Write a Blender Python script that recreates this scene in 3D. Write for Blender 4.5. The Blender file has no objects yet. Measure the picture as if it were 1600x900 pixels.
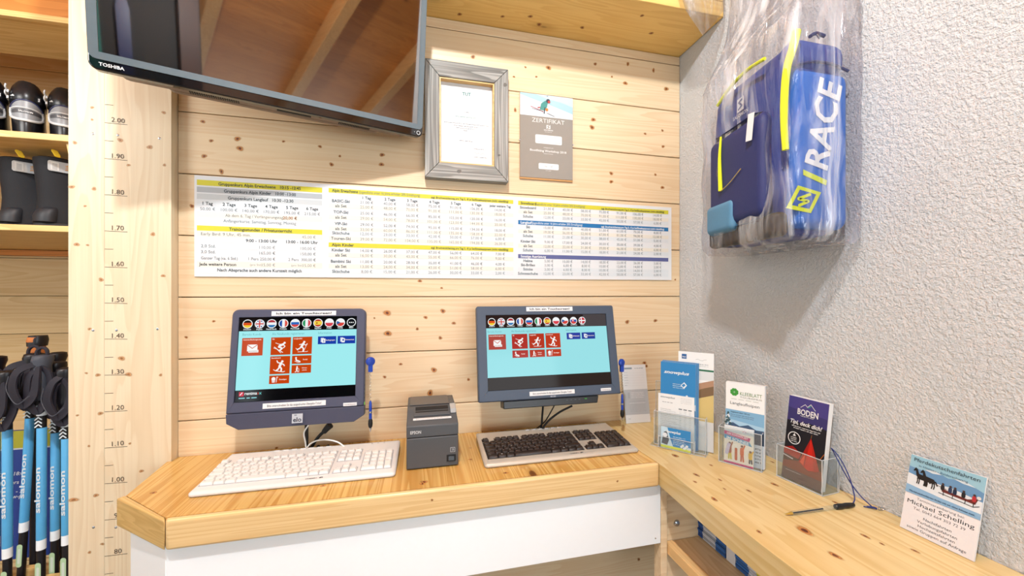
import bpy, bmesh, math, random
from mathutils import Vector, Matrix

SC = bpy.context.scene
COL = SC.collection
random.seed(7)

# ------------------------------------------------------------------ camera
F_PX, YAW, CX, CY, EYE = 605.0, math.atan(145 / 605), 800.0, 459.4, 1.525
cam = bpy.data.objects.new('camera', bpy.data.cameras.new('camera'))
COL.objects.link(cam)
cam.location = (0, 0, EYE)
cam.rotation_euler = (math.pi / 2, 0, -YAW)
cam.data.sensor_width = 36
cam.data.lens = F_PX / 1600 * 36
cam.data.shift_y = (CY - 450) / 1600
cam.data.clip_start = 0.02
SC.camera = cam

# ------------------------------------------------------------------ world, light, exposure
w = bpy.data.worlds.new('daylight')
SC.world = w
w.use_nodes = True
w.node_tree.nodes['Background'].inputs[0].default_value = (0.86, 0.94, 1.0, 1)
w.node_tree.nodes['Background'].inputs[1].default_value = 1.0


def lamp(name, kind, loc, energy, color=(1, 1, 1), rot=None, **kw):
    d = bpy.data.lights.new(name, kind)
    d.energy = energy
    d.color = color
    for k, v in kw.items():
        setattr(d, k, v)
    o = bpy.data.objects.new(name, d)
    COL.objects.link(o)
    o.location = loc
    if rot:
        o.rotation_euler = rot
    return o


lamp('ceiling_lamp_light', 'POINT', (-0.15, -0.15, 3.05), 158, (0.95, 0.985, 1.0), shadow_soft_size=0.05)
lamp('window_daylight', 'AREA', (0.3, -3.2, 1.55), 150, (0.86, 0.95, 1.0), (math.radians(90), 0, 0),
     shape='RECTANGLE', size=5.0, size_y=1.5)
lamp('side_daylight', 'AREA', (-2.75, -0.6, 1.7), 10, (0.90, 0.96, 1.0), (math.radians(90), 0, math.radians(-90)),
     shape='RECTANGLE', size=2.6, size_y=1.6)  # added soft fill from the left, not a known window
lamp('store_fill_light', 'AREA', (-1.75, 0.45, 2.35), 17, (1.0, 0.97, 0.92), (math.radians(75), 0, 0), shape='RECTANGLE', size=0.9, size_y=0.3)  # added fill to brighten the store bay; no fixture known there
SC.view_settings.view_transform = 'Standard'
SC.view_settings.look = 'None'
SC.view_settings.exposure = 0.0
SC.view_settings.gamma = 1.0
SC.view_settings.use_curve_mapping = False


# ------------------------------------------------------------------ colours and materials
def lin(h):
    if isinstance(h, str):
        h = h.lstrip('#')
        c = [int(h[i:i + 2], 16) / 255 for i in (0, 2, 4)]
        return tuple(x / 12.92 if x <= 0.04045 else ((x + 0.055) / 1.055) ** 2.4 for x in c)
    return h


class NT:
    def __init__(s, m):
        m.use_nodes = True
        s.t = m.node_tree
        s.b = s.t.nodes.get('Principled BSDF')
        s.out = s.t.nodes.get('Material Output')

    def n(s, typ, ins=None, **kw):
        x = s.t.nodes.new(typ)
        for k, v in kw.items():
            setattr(x, k, v)
        for k, v in (ins or {}).items():
            if hasattr(v, 'is_linked') or isinstance(v, bpy.types.NodeSocket):
                s.t.links.new(v, x.inputs[k])
            else:
                x.inputs[k].default_value = v
        return x

    def math(s, op, a, b=None, c=None):
        ins = {0: a}
        if b is not None:
            ins[1] = b
        if c is not None:
            ins[2] = c
        return s.n('ShaderNodeMath', ins, operation=op).outputs[0]

    def mix(s, f, a, b, blend='MIX'):
        def c4(x):
            return x if isinstance(x, bpy.types.NodeSocket) else (*lin(x), 1)
        return s.n('ShaderNodeMix', {0: f, 6: c4(a), 7: c4(b)}, data_type='RGBA', blend_type=blend).outputs[2]

    def rng(s, v, a, b, c=0.0, d=1.0, smooth=True):
        return s.n('ShaderNodeMapRange', {0: v, 1: a, 2: b, 3: c, 4: d},
                   interpolation_type='SMOOTHSTEP' if smooth else 'LINEAR').outputs[0]

    def set(s, **kw):
        for k, v in kw.items():
            k = k.replace('_', ' ')
            if isinstance(v, bpy.types.NodeSocket):
                s.t.links.new(v, s.b.inputs[k])
            else:
                s.b.inputs[k].default_value = v


MC = {}


def pbr(name, col, rough=0.5, metal=0.0, var=0.06, scale=60.0, bump=0.0, ior=1.45, coat=0.0, emit=None):
    if name in MC:
        return MC[name]
    m = bpy.data.materials.new(name)
    t = NT(m)
    c = lin(col)
    co = t.n('ShaderNodeTexCoord').outputs['Object']
    no = t.n('ShaderNodeTexNoise', {'Vector': co, 'Scale': scale, 'Detail': 3.0}).outputs[0]
    dk = tuple(x * (1 - var) for x in c)
    lt = tuple(min(1, x * (1 + var)) for x in c)
    t.set(Base_Color=t.mix(no, dk, lt), Roughness=rough, Metallic=metal, IOR=ior, Coat_Weight=coat)
    if bump:
        b = t.n('ShaderNodeBump', {'Height': no, 'Strength': bump, 'Distance': 0.002})
        t.set(Normal=b.outputs[0])
    MC[name] = m
    return m


def ink(h, rough=0.55):
    return pbr('ink_' + h.lstrip('#') + ('' if rough == 0.55 else '_g'), tuple(x * 0.74 for x in lin(h)), rough, var=0.02, scale=300)


def glow(h, k=1.0):
    n = 'screen_%s_%.2f' % (h.lstrip('#'), k)
    if n in MC:
        return MC[n]
    m = bpy.data.materials.new(n)
    t = NT(m)
    t.set(Base_Color=(0.0, 0.0, 0.0, 1), Roughness=0.1, IOR=1.18, Emission_Color=(*lin(h), 1), Emission_Strength=k)
    MC[n] = m
    return m


def wood(name, axis='x', light='#EBC48B', dark='#C98F4E', plank=None, pax='z', p0=0.0, knots=0.4,
         rough=0.45, ring=0.5, seed=0.0, tint=0.16, fine=0.35, kscale=1.0, xs=11.0, gs=0.9):
    """knotty softwood: grain along axis, optional planks of a width stepping along pax"""
    m = bpy.data.materials.new(name)
    t = NT(m)
    co = t.n('ShaderNodeTexCoord').outputs['Object']
    sp = t.n('ShaderNodeSeparateXYZ', {0: co})
    ax = 'xyz'.index(axis)
    oth = [i for i in range(3) if i != ax]
    g = sp.outputs[ax]
    a, b = sp.outputs[oth[0]], sp.outputs[oth[1]]
    if plank:
        idx = t.math('FLOOR', t.math('DIVIDE', t.math('SUBTRACT', sp.outputs['xyz'.index(pax)], p0), plank))
        off = t.math('MULTIPLY', idx, 3.713)
        g = t.math('ADD', g, off)
        a = t.math('ADD', a, t.math('MULTIPLY', idx, 1.37))
        wn = t.n('ShaderNodeTexWhiteNoise', {'W': t.math('ADD', idx, 0.5 + seed)}, noise_dimensions='1D').outputs[0]
    g = t.math('ADD', g, seed * 1.7)
    vk = t.n('ShaderNodeCombineXYZ', {0: t.math('MULTIPLY', g, 3.2 * kscale), 1: t.math('MULTIPLY', a, 7.5 * kscale),
                                      2: t.math('MULTIPLY', b, 7.5 * kscale)}).outputs[0]
    vo = t.n('ShaderNodeTexVoronoi', {'Vector': vk, 'Scale': 1.0})
    kd = vo.outputs['Distance']
    kr = t.n('ShaderNodeSeparateColor', {0: vo.outputs['Color']}).outputs[0]
    on = t.math('LESS_THAN', kr, knots)
    bulge = t.math('MULTIPLY', t.rng(kd, 0.45, 0.0, 0, 0.5), on)
    vg = t.n('ShaderNodeCombineXYZ', {0: t.math('MULTIPLY', g, gs), 1: t.math('MULTIPLY', a, xs),
                                      2: t.math('MULTIPLY', b, xs)}).outputs[0]
    n1 = t.n('ShaderNodeTexNoise', {'Vector': vg, 'Scale': 1.0, 'Detail': 2.0, 'Roughness': 0.4}).outputs[0]
    f = t.math('ADD', t.math('MULTIPLY', n1, 13.0), t.math('MULTIPLY', bulge, 2.2))
    rg = t.math('FRACT', f)
    rg = t.rng(rg, 0.1, 0.95, 0, 1)
    rg = t.math('MULTIPLY', rg, t.rng(t.math('FRACT', f), 1.0, 0.93, 0, 1))
    vf = t.n('ShaderNodeCombineXYZ', {0: t.math('MULTIPLY', g, 4.0), 1: t.math('MULTIPLY', a, 260.0),
                                      2: t.math('MULTIPLY', b, 260.0)}).outputs[0]
    n2 = t.n('ShaderNodeTexNoise', {'Vector': vf, 'Scale': 1.0, 'Detail': 2.0}).outputs[0]
    n3 = t.n('ShaderNodeTexNoise', {'Vector': vg, 'Scale': 0.45, 'Detail': 1.0}).outputs[0]
    L, D = lin(light), lin(dark)
    c = t.mix(t.math('MULTIPLY', rg, ring), light, dark)
    c = t.mix(t.math('MULTIPLY', t.rng(n2, 0.35, 0.75), fine * 0.5), c, dark)
    c = t.mix(t.math('MULTIPLY', t.rng(n3, 0.3, 0.8), 0.25), c, tuple(min(1, x * 1.12) for x in L))
    if plank:
        c = t.mix(t.math('MULTIPLY', wn, tint), c, tuple(x * 0.8 for x in D))
    if knots > 0:
        halo = t.math('MULTIPLY', t.rng(kd, 0.22, 0.06), on)
        c = t.mix(t.math('MULTIPLY', halo, 0.55), c, tuple(x * 0.75 for x in D))
        core = t.math('MULTIPLY', t.rng(kd, 0.085, 0.05), on)
        c = t.mix(t.math('MULTIPLY', core, 0.85), c, '#5A2E14')
    t.set(Base_Color=c, Roughness=rough)
    bp = t.n('ShaderNodeBump', {'Height': n2, 'Strength': 0.12, 'Distance': 0.0006})
    t.set(Normal=bp.outputs[0])
    return m


M = {}
M['wall_pine'] = wood('wall_pine', 'x', '#DECAA8', '#CBA478', 0.18, 'z', 1.5155, knots=0.0, ring=0.4, tint=0.22, xs=15, gs=0.6)
M['far_pine'] = wood('far_pine', 'x', '#DFC698', '#C6A066', 0.18, 'z', 1.5155, knots=0.3, ring=0.5, tint=0.25, seed=4)
M['soffit_pine'] = wood('soffit_pine', 'x', '#EFCB7C', '#D6A452', 0.14, 'y', 1.317, knots=0.5, ring=0.5, seed=2)
M['roof_pine'] = wood('roof_pine', 'x', '#D98F45', '#AA6426', 0.13, 'y', 0.0, knots=0.55, ring=0.5, seed=9, tint=0.5)
M['rafter_pine'] = wood('rafter_pine', 'y', '#D8A468', '#B77E42', knots=0.3, seed=5)
M['post_pine'] = wood('post_pine', 'z', '#D8C9AC', '#C4A882', 0.078, 'x', -0.9145, knots=0.0, ring=0.4, tint=0.1, seed=3)
M['top_pine'] = wood('top_pine', 'y', '#D8B670', '#B07C32', 0.095, 'x', 0.03, knots=0.12, ring=0.75, tint=0.3, rough=0.26, seed=6, xs=20, gs=0.5)
M['edge_pine'] = wood('edge_pine', 'x', '#DDC08C', '#C4985C', knots=0.0, ring=0.5, rough=0.3, seed=1.3, xs=34, gs=0.6)
M['corner_pine'] = wood('corner_pine', 'x', '#CDAE72', '#AE8848', knots=0.0, ring=0.55, rough=0.3, seed=2.1, xs=34, gs=0.6)
M['shelf_pine'] = wood('shelf_pine', 'y', '#D8C592', '#BE9A54', 0.12, 'x', 0.62, knots=0.35, ring=0.5, tint=0.2, rough=0.32, seed=8, kscale=1.1)
M['rack_pine'] = wood('rack_pine', 'x', '#DEBC7C', '#BE924C', knots=0.3, seed=11)
M['end_pine'] = wood('end_pine', 'x', '#E8D0AC', '#CDA776', knots=0.25, seed=12)
M['grey_wood'] = wood('grey_wood', 'x', '#A3A29D', '#5A5956', knots=0.0, ring=0.8, seed=13, xs=22, fine=1.2, rough=0.8)
M['grey_wood_up'] = wood('grey_wood_up', 'z', '#A3A29D', '#5A5956', knots=0.0, ring=0.8, seed=14, xs=22, fine=1.2, rough=0.8)


def plaster():
    m = bpy.data.materials.new('white_plaster')
    t = NT(m)
    co = t.n('ShaderNodeTexCoord').outputs['Object']
    a = t.n('ShaderNodeTexNoise', {'Vector': co, 'Scale': 150.0, 'Detail': 4.0, 'Roughness': 0.6, 'Distortion': 0.1}).outputs[0]
    b = t.n('ShaderNodeTexVoronoi', {'Vector': co, 'Scale': 120.0}).outputs['Distance']
    big = t.n('ShaderNodeTexNoise', {'Vector': co, 'Scale': 4.0}).outputs[0]
    h = t.math('ADD', t.rng(a, 0.3, 0.72), t.math('MULTIPLY', b, 0.15))
    t.set(Base_Color=t.mix(big, '#BFC1C3', '#CBCDCF'), Roughness=0.9)
    t.set(Normal=t.n('ShaderNodeBump', {'Height': h, 'Strength': 1.0, 'Distance': 0.0022}).outputs[0])
    return m


M['plaster'] = plaster()


def knot_mat(name='knot', cols=('#4A2410', '#C98F4E', '#6E3A1A', '#B57A3E')):
    m = bpy.data.materials.new(name)
    t = NT(m)
    k = t.n('ShaderNodeAttribute', attribute_name='k').outputs['Fac']
    r = t.n('ShaderNodeValToRGB', {0: k})
    e = r.color_ramp.elements
    e[0].position = 0.0
    e[0].color = (*lin(cols[0]), 1)
    e[1].position = 1.0
    e[1].color = (*lin(cols[1]), 1)
    x = e.new(0.38)
    x.color = (*lin(cols[2]), 1)
    x = e.new(0.46)
    x.color = (*lin(cols[3]), 1)
    t.set(Base_Color=r.outputs[0], Roughness=0.5, Alpha=t.rng(k, 0.45, 1.0, 1.0, 0.0))
    return m


M['knot'] = knot_mat()
M['knot_pale'] = knot_mat('knot_pale', ('#7A5336', '#CFA677', '#96693F', '#B98C5E'))
M['knot_grey'] = knot_mat('knot_grey', ('#3A332E', '#86847E', '#6A6660', '#55514C'))


def see_through(name, tint, haze, gloss, rough=0.08, wrinkle=0.0, edge=0.3):
    """thin clear plastic: mostly transparent, a little haze, shine that grows at grazing angles and on wrinkles"""
    m = bpy.data.materials.new(name)
    t = NT(m)
    t.t.nodes.remove(t.b)
    tr = t.n('ShaderNodeBsdfTransparent', {0: (*lin(tint), 1)}).outputs[0]
    gl = t.n('ShaderNodeBsdfGlossy', {'Color': (1, 1, 1, 1), 'Roughness': rough})
    df = t.n('ShaderNodeBsdfDiffuse', {'Color': (0.9, 0.92, 0.95, 1)})
    lw = t.n('ShaderNodeLayerWeight', {'Blend': 0.35}).outputs['Facing']
    f = t.math('ADD', t.math('MULTIPLY', t.math('POWER', lw, 3.0), edge), gloss)
    hz = haze
    if wrinkle:
        co = t.n('ShaderNodeTexCoord').outputs['Object']
        mp = t.n('ShaderNodeMapping', {0: co, 3: (22, 22, 3.0)}).outputs[0]
        no = t.n('ShaderNodeTexNoise', {'Vector': mp, 'Scale': 1.0, 'Detail': 3.0, 'Distortion': 1.2}).outputs[0]
        bp = t.n('ShaderNodeBump', {'Height': no, 'Strength': wrinkle, 'Distance': 0.02}).outputs[0]
        t.t.links.new(bp, gl.inputs['Normal'])
        hz = t.math('MULTIPLY', t.rng(no, 0.42, 0.72), haze)
    s1 = t.n('ShaderNodeMixShader', {0: hz, 1: tr, 2: df.outputs[0]}).outputs[0]
    s2 = t.n('ShaderNodeMixShader', {0: f, 1: s1, 2: gl.outputs[0]}).outputs[0]
    t.t.links.new(s2, t.out.inputs[0])
    return m


M['acrylic'] = see_through('clear_acrylic', '#F4F7F8', 0.03, 0.04, 0.03)
M['acrylic_edge'] = see_through('acrylic_edge', '#D6DEE4', 0.45, 0.12, 0.05)
M['film'] = see_through('plastic_film', '#F3F3F6', 0.42, 0.05, 0.13, 0.9, 0.35)
M['cover_glass'] = see_through('cover_glass', '#FAFAFA', 0.0, 0.03, 0.02)

M['white_panel'] = pbr('white_panel', '#F0F4F6', 0.35, var=0.01)
M['black_plastic'] = pbr('black_plastic', '#17181B', 0.35)
M['black_gloss'] = pbr('black_gloss', '#07080A', 0.05, ior=1.7, var=0.0)
M['tv_glass'] = pbr('tv_glass', '#040404', 0.03, ior=2.9, var=0.0)
M['tv_trim'] = pbr('tv_trim', '#5F6C73', 0.3, metal=0.3)
M['tv_under'] = pbr('tv_under', '#7A6658', 0.45)  # brown bounce light from the wood is put into this colour
M['anthracite'] = pbr('anthracite', '#43465A', 0.5, scale=400, bump=0.1)
M['anthracite_dark'] = pbr('anthracite_dark', '#33364A', 0.5, scale=400, bump=0.1)
M['slate'] = pbr('slate', '#3E4A5C', 0.5, scale=400, bump=0.1)
M['slate_dark'] = pbr('slate_dark', '#2A3040', 0.45)
M['screen_black'] = pbr('screen_black', '#060608', 0.1, ior=1.25, var=0.0)
M['paper'] = pbr('paper', '#D4D6D8', 0.7, var=0.01)
M['paper_edge'] = pbr('paper_edge', '#DDE3E6', 0.8, scale=900, var=0.15)
M['silver'] = pbr('silver', '#B9B2A6', 0.35, metal=0.25)
M['steel'] = pbr('steel', '#B8BEC4', 0.25, metal=0.9)
M['kb_white'] = pbr('kb_white', '#CFCECC', 0.4, var=0.02)
M['key_white'] = pbr('key_white', '#D6D5D2', 0.4, var=0.02)
M['key_black'] = pbr('key_black', '#2C2320', 0.35)
M['kb_well'] = pbr('kb_well', '#1D1816', 0.6)
M['kb_well_white'] = pbr('kb_well_white', '#9EA0A6', 0.6)
M['printer'] = pbr('printer', '#46494D', 0.5, scale=500, bump=0.12)
M['printer_top'] = pbr('printer_top', '#5A5754', 0.5, scale=500, bump=0.12)
M['rubber'] = pbr('rubber', '#0F1012', 0.6)
M['white_cable'] = pbr('white_cable', '#EDEBE6', 0.4)
M['pen_blue'] = pbr('pen_blue', '#1C3E9E', 0.3)
M['cord_blue'] = pbr('cord_blue', '#22306E', 0.7)
M['floor'] = pbr('floor_tiles', '#8C8780', 0.5, scale=8, var=0.12)
M['concrete'] = pbr('concrete', '#9A9C9E', 0.8, scale=12)


# ------------------------------------------------------------------ mesh building
def rpoly(pts, r, n=4):
    """convex polygon with rounded corners (2D)"""
    out = []
    N = len(pts)
    for i in range(N):
        p, a, b = Vector(pts[i]), Vector(pts[i - 1]), Vector(pts[(i + 1) % N])
        ri = r[i] if isinstance(r, (list, tuple)) else r
        u, v = (a - p).normalized(), (b - p).normalized()
        ang = u.angle(v)
        if ri <= 0 or ang > 3.1:
            out.append(tuple(p))
            continue
        d = min(ri / math.tan(ang / 2), (a - p).length * 0.49, (b - p).length * 0.49)
        re = d * math.tan(ang / 2)
        c = p + (u + v).normalized() * (re / math.sin(ang / 2))
        s, e = p + u * d - c, p + v * d - c
        a0 = math.atan2(s.y, s.x)
        da = math.atan2(s.x * e.y - s.y * e.x, s.dot(e))
        for k in range(n + 1):
            q = a0 + da * k / n
            out.append((c.x + re * math.cos(q), c.y + re * math.sin(q)))
    return out


def inset(pts, d):
    """offset a convex counter-clockwise polygon inwards"""
    N = len(pts)
    out = []
    for i in range(N):
        p, a, b = Vector(pts[i]), Vector(pts[i - 1]), Vector(pts[(i + 1) % N])
        e1, e2 = (p - a).normalized(), (b - p).normalized()
        n1, n2 = Vector((-e1.y, e1.x)), Vector((-e2.y, e2.x))
        k = (n1 + n2)
        k = k / max(0.2, k.length_squared / 2)
        out.append(tuple(p + k * d))
    return out


def rrect(x0, y0, x1, y1, r, n=4):
    return rpoly([(x0, y0), (x1, y0), (x1, y1), (x0, y1)], r, n)


def spline(pts, n=8):
    P = [Vector(p) for p in pts]
    if len(P) < 3:
        return P
    out = []
    Q = [P[0] * 2 - P[1]] + P + [P[-1] * 2 - P[-2]]
    for i in range(1, len(Q) - 2):
        a, b, c, d = Q[i - 1], Q[i], Q[i + 1], Q[i + 2]
        for k in range(n):
            t = k / n
            out.append(0.5 * ((2 * b) + (c - a) * t + (2 * a - 5 * b + 4 * c - d) * t * t + (3 * b - a - 3 * c + d) * t ** 3))
    out.append(P[-1])
    return out


class MB:
    def __init__(s, xf=None):
        s.v, s.f, s.mi, s.mats, s.k, s.xf = [], [], [], [], {}, xf

    def m(s, mat):
        if mat not in s.mats:
            s.mats.append(mat)
        return s.mats.index(mat)

    def add(s, V, Fs, mat):
        o = len(s.v)
        s.v += [Vector(p) for p in V]
        i = s.m(mat)
        for f in Fs:
            s.f.append([x + o for x in f])
            s.mi.append(i)
        return o

    def box(s, a, b, mat, mtx=None):
        V = [Vector((x, y, z)) for z in (a[2], b[2]) for y in (a[1], b[1]) for x in (a[0], b[0])]
        if mtx:
            V = [mtx @ p for p in V]
        s.add(V, [(0, 2, 3, 1), (4, 5, 7, 6), (0, 1, 5, 4), (2, 6, 7, 3), (0, 4, 6, 2), (1, 3, 7, 5)], mat)

    def loft(s, rings, mat, cap0=True, cap1=True, closed=True):
        n = len(rings[0])
        V = [p for r in rings for p in r]
        Fs = []
        for i in range(len(rings) - 1):
            for j in range(n if closed else n - 1):
                k = (j + 1) % n
                Fs.append((i * n + j, i * n + k, (i + 1) * n + k, (i + 1) * n + j))
        if cap0:
            Fs.append(tuple(reversed(range(n))))
        if cap1:
            Fs.append(tuple((len(rings) - 1) * n + j for j in range(n)))
        s.add(V, Fs, mat)

    def prism(s, poly, O, u, v, d, mat):
        """polygon in plane (O,u,v) extruded by vector d"""
        O, u, v, d = Vector(O), Vector(u), Vector(v), Vector(d)
        r0 = [O + u * p[0] + v * p[1] for p in poly]
        s.loft([r0, [p + d for p in r0]], mat)

    def slab(s, poly, z0, z1, mat):
        s.prism(poly, (0, 0, z0), (1, 0, 0), (0, 1, 0), (0, 0, z1 - z0), mat)

    def pillow(s, poly, z0, z1, rc, re, mat, n=4, fn=None):
        rings = []
        for i in range(n + 1):
            q = math.pi / 2 * i / n
            rings.append((z0 + re * (1 - math.cos(q)), re * (1 - math.sin(q))))
        top = [(z1 - (z - z0), d) for z, d in reversed(rings)]
        mid = [(z0 + re + (z1 - z0 - 2 * re) * k / 6, 0.0) for k in range(1, 6)]
        R = []
        for z, d in rings + mid + top:
            q = rpoly(inset(poly, d), max(0.001, rc - d * 0.5), 4)
            R.append([Vector((x, y, z)) if fn is None else Vector(fn(x, y, z)) for x, y in q])
        s.loft(R, mat)

    def tube(s, pts, r, mat, n=8, smooth=8, cap=True):
        P = spline(pts, smooth) if smooth else [Vector(p) for p in pts]
        rings = []
        up = None
        for i, p in enumerate(P):
            t = (P[min(i + 1, len(P) - 1)] - P[max(i - 1, 0)]).normalized()
            if up is None:
                up = Vector((0, 0, 1)) if abs(t.z) < 0.9 else Vector((1, 0, 0))
            sd = t.cross(up).normalized()
            up = sd.cross(t).normalized()
            rr = r(i / max(1, len(P) - 1)) if callable(r) else r
            rings.append([p + (sd * math.cos(2 * math.pi * j / n) + up * math.sin(2 * math.pi * j / n)) * rr for j in range(n)])
        s.loft(rings, mat, cap, cap)

    def lathe(s, prof, O, axis, mat, n=20):
        """profile of (radius, height) turned about axis through O"""
        A = Vector(axis).normalized()
        U = A.orthogonal().normalized()
        W = A.cross(U)
        O = Vector(O)
        s.loft([[O + A * h + (U * math.cos(2 * math.pi * j / n) + W * math.sin(2 * math.pi * j / n)) * r for j in range(n)]
                for r, h in prof], mat)

    def knots(s, items, O, u, v, lift=0.0002, mat='knot'):
        """flush knots lying on a plane: items (a, b, radius, stretch)"""
        O, u, v = Vector(O), Vector(u), Vector(v)
        nn = u.cross(v).normalized()
        for a, b, r, st in items:
            base = len(s.v)
            ph = random.random() * 6
            V = [O + u * a + v * b + nn * lift]
            ks = [0.0]
            for ri, kk in ((0.42, 0.4), (0.6, 0.6), (1.0, 1.0)):
                for j in range(14):
                    q = 2 * math.pi * j / 14
                    wob = 1 + 0.12 * math.sin(2 * q + ph) + 0.08 * math.sin(3 * q + ph * 2)
                    ext = st if kk < 0.9 else st * 1.35
                    V.append(O + u * (a + r * 1.1 * ri * wob * math.cos(q) * ext) + v * (b + r * 1.1 * ri * wob * math.sin(q)) + nn * lift)
                    ks.append(kk)
            Fs = [(0, 1 + j, 1 + (j + 1) % 14) for j in range(14)]
            for q in range(2):
                for j in range(14):
                    k = (j + 1) % 14
                    Fs.append((1 + q * 14 + j, 1 + (q + 1) * 14 + j, 1 + (q + 1) * 14 + k, 1 + q * 14 + k))
            s.add(V, Fs, M[mat])
            for i, kk in enumerate(ks):
                s.k[base + i] = kk

    def build(s, name, parent=None, bevel=0.0, seg=2, smooth=True, world=False, recalc=True, angle=35):
        me = bpy.data.meshes.new(name)
        V = s.v
        if world and parent is not None:
            o = Vector((0, 0, 0))
            p = parent
            while p is not None:
                o += p.location
                p = p.parent
            V = [p - o for p in V]
        me.from_pydata([tuple(p) for p in V], [], s.f)
        for m in s.mats:
            me.materials.append(m)
        me.polygons.foreach_set('material_index', s.mi)
        if s.k:
            at = me.attributes.new('k', 'FLOAT', 'POINT')
            at.data.foreach_set('value', [s.k.get(i, 1.0) for i in range(len(V))])
        me.update()
        if recalc:
            bm = bmesh.new()
            bm.from_mesh(me)
            bmesh.ops.recalc_face_normals(bm, faces=bm.faces)
            bm.to_mesh(me)
            bm.free()
        if smooth:
            me.polygons.foreach_set('use_smooth', [True] * len(me.polygons))
            me.set_sharp_from_angle(angle=math.radians(angle))
        ob = bpy.data.objects.new(name, me)
        COL.objects.link(ob)
        if parent is not None:
            ob.parent = parent
        if bevel:
            b = ob.modifiers.new('bevel', 'BEVEL')
            b.width = bevel
            b.segments = seg
            b.limit_method = 'ANGLE'
            b.angle_limit = math.radians(40)
        return ob


_cu = bpy.data.curves.new('lettering', 'FONT')
_to = bpy.data.objects.new('lettering', _cu)
_TC = {}


def glyphs(s, bold, shear=0.0):
    key = (s, bold, shear)
    if key not in _TC:
        _cu.body = s
        _cu.resolution_u = 2
        _cu.offset = 0.022 if bold else 0.0
        _cu.shear = shear
        me = _to.to_mesh()
        V = [(v.co.x / 0.682, v.co.y / 0.682) for v in me.vertices]
        Fs = [tuple(p.vertices) for p in me.polygons]
        wd = max([x for x, _ in V], default=0)
        x0 = min([x for x, _ in V], default=0)
        _TC[key] = (V, Fs, x0, wd)
        _to.to_mesh_clear()
    return _TC[key]


class Pr(MB):
    """flat print on a plane: everything lies in (O,u,v), later layers a hair above earlier ones"""
    def __init__(s, O, u, v, fn=None, step=0.00025):
        super().__init__()
        s.O, s.u, s.vv = Vector(O), Vector(u).normalized(), Vector(v).normalized()
        s.n, s.fn, s.step = s.u.cross(s.vv).normalized(), fn, step

    def P(s, x, y, l):
        if s.fn:
            x, y = s.fn(x, y)
        return s.O + s.u * x + s.vv * y + s.n * (s.step * l)

    def poly(s, pts, mat, l=1):
        s.add([s.P(x, y, l) for x, y in pts], [tuple(range(len(pts)))], mat)

    def rect(s, x0, y0, x1, y1, mat, l=1, r=0):
        s.poly(rrect(x0, y0, x1, y1, r, 3) if r else [(x0, y0), (x1, y0), (x1, y1), (x0, y1)], mat, l)

    def disc(s, x, y, r, mat, l=1, n=24, ry=None):
        s.poly([(x + r * math.cos(2 * math.pi * j / n), y + (ry or r) * math.sin(2 * math.pi * j / n)) for j in range(n)], mat, l)

    def ring(s, x, y, r0, r1, mat, l=1, n=28):
        V = [s.P(x + r * math.cos(2 * math.pi * j / n), y + r * math.sin(2 * math.pi * j / n), l) for r in (r0, r1) for j in range(n)]
        s.add(V, [(j, n + j, n + (j + 1) % n, (j + 1) % n) for j in range(n)], mat)

    def stroke(s, pts, w, mat, l=1):
        for (x0, y0), (x1, y1) in zip(pts[:-1], pts[1:]):
            d = math.hypot(x1 - x0, y1 - y0) or 1e-6
            a, b = -(y1 - y0) / d * w / 2, (x1 - x0) / d * w / 2
            s.poly([(x0 - a, y0 - b), (x1 - a, y1 - b), (x1 + a, y1 + b), (x0 + a, y0 + b)], mat, l)
        for i, (x, y) in enumerate(pts):
            s.disc(x, y, w / 2, mat, l + 0.05 * (1 + i % 2), 10)

    def text(s, t, x, y, h, mat, l=2, al='c', bold=False, width=None, rot=0, shear=0.0, maxw=None):
        V, Fs, x0, x1 = glyphs(t, bold, shear)
        if not V:
            return
        wd = (x1 - x0)
        sx = h
        if width:
            sx = width / wd
        elif maxw and wd * h > maxw:
            sx = maxw / wd
        ofs = {'l': -x0, 'c': -(x0 + x1) / 2, 'r': -x1}[al]
        c, sn = math.cos(rot), math.sin(rot)
        out = []
        for a, b in V:
            a, b = (a + ofs) * sx, b * h
            out.append(s.P(x + a * c - b * sn, y + a * sn + b * c, l))
        s.add(out, Fs, mat)

    def words(s, cx, y, width, h, mat, l=1, left=False):
        """a line of print too small to read: word-long runs of little strokes"""
        rr = random.Random(int((cx * 977 + y * 3571) * 1000))
        x, end = (cx, cx + width) if left else (cx - width / 2, cx + width / 2)
        while x < end - h * .5:
            n = rr.randint(2, 9)
            for _ in range(n):
                if x > end - h * .4:
                    break
                t = rr.choice((.72, .72, .72, 1.0))
                s.rect(x, y, x + h * .22, y + h * t, mat, l)
                s.rect(x + h * .22, y + h * rr.choice((0, .5)), x + h * .5, y + h * .72, mat, l)
                x += h * .68
            x += h * .5

    def band(s, cx, cy, r, a, b, mat, l, vertical=False):
        """slice of a disc between offsets a..b (in radii)"""
        n = 8
        pts = []
        for k in range(n + 1):
            q = a + (b - a) * k / n
            pts.append((math.sqrt(max(0, 1 - q * q)), q))
        for k in range(n, -1, -1):
            q = a + (b - a) * k / n
            pts.append((-math.sqrt(max(0, 1 - q * q)), q))
        if vertical:
            pts = [(q, p) for p, q in pts]
        s.poly([(cx + r * p, cy + r * q) for p, q in pts], mat, l)

    def build(s, name, parent=None, world=False, **kw):
        return super().build(name, parent, smooth=False, world=world, recalc=False)


def thing(name, label, cat, loc=(0, 0, 0), rot=(0, 0, 0), group=None):
    o = bpy.data.objects.new(name, None)
    COL.objects.link(o)
    o.empty_display_size = 0.05
    o.location = loc
    o.rotation_euler = rot
    o['label'] = label
    o['category'] = cat
    if group:
        o['group'] = group
    return o


def tag(o, label, cat, group=None):
    o['label'] = label
    o['category'] = cat
    if group:
        o['group'] = group
    return o


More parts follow.
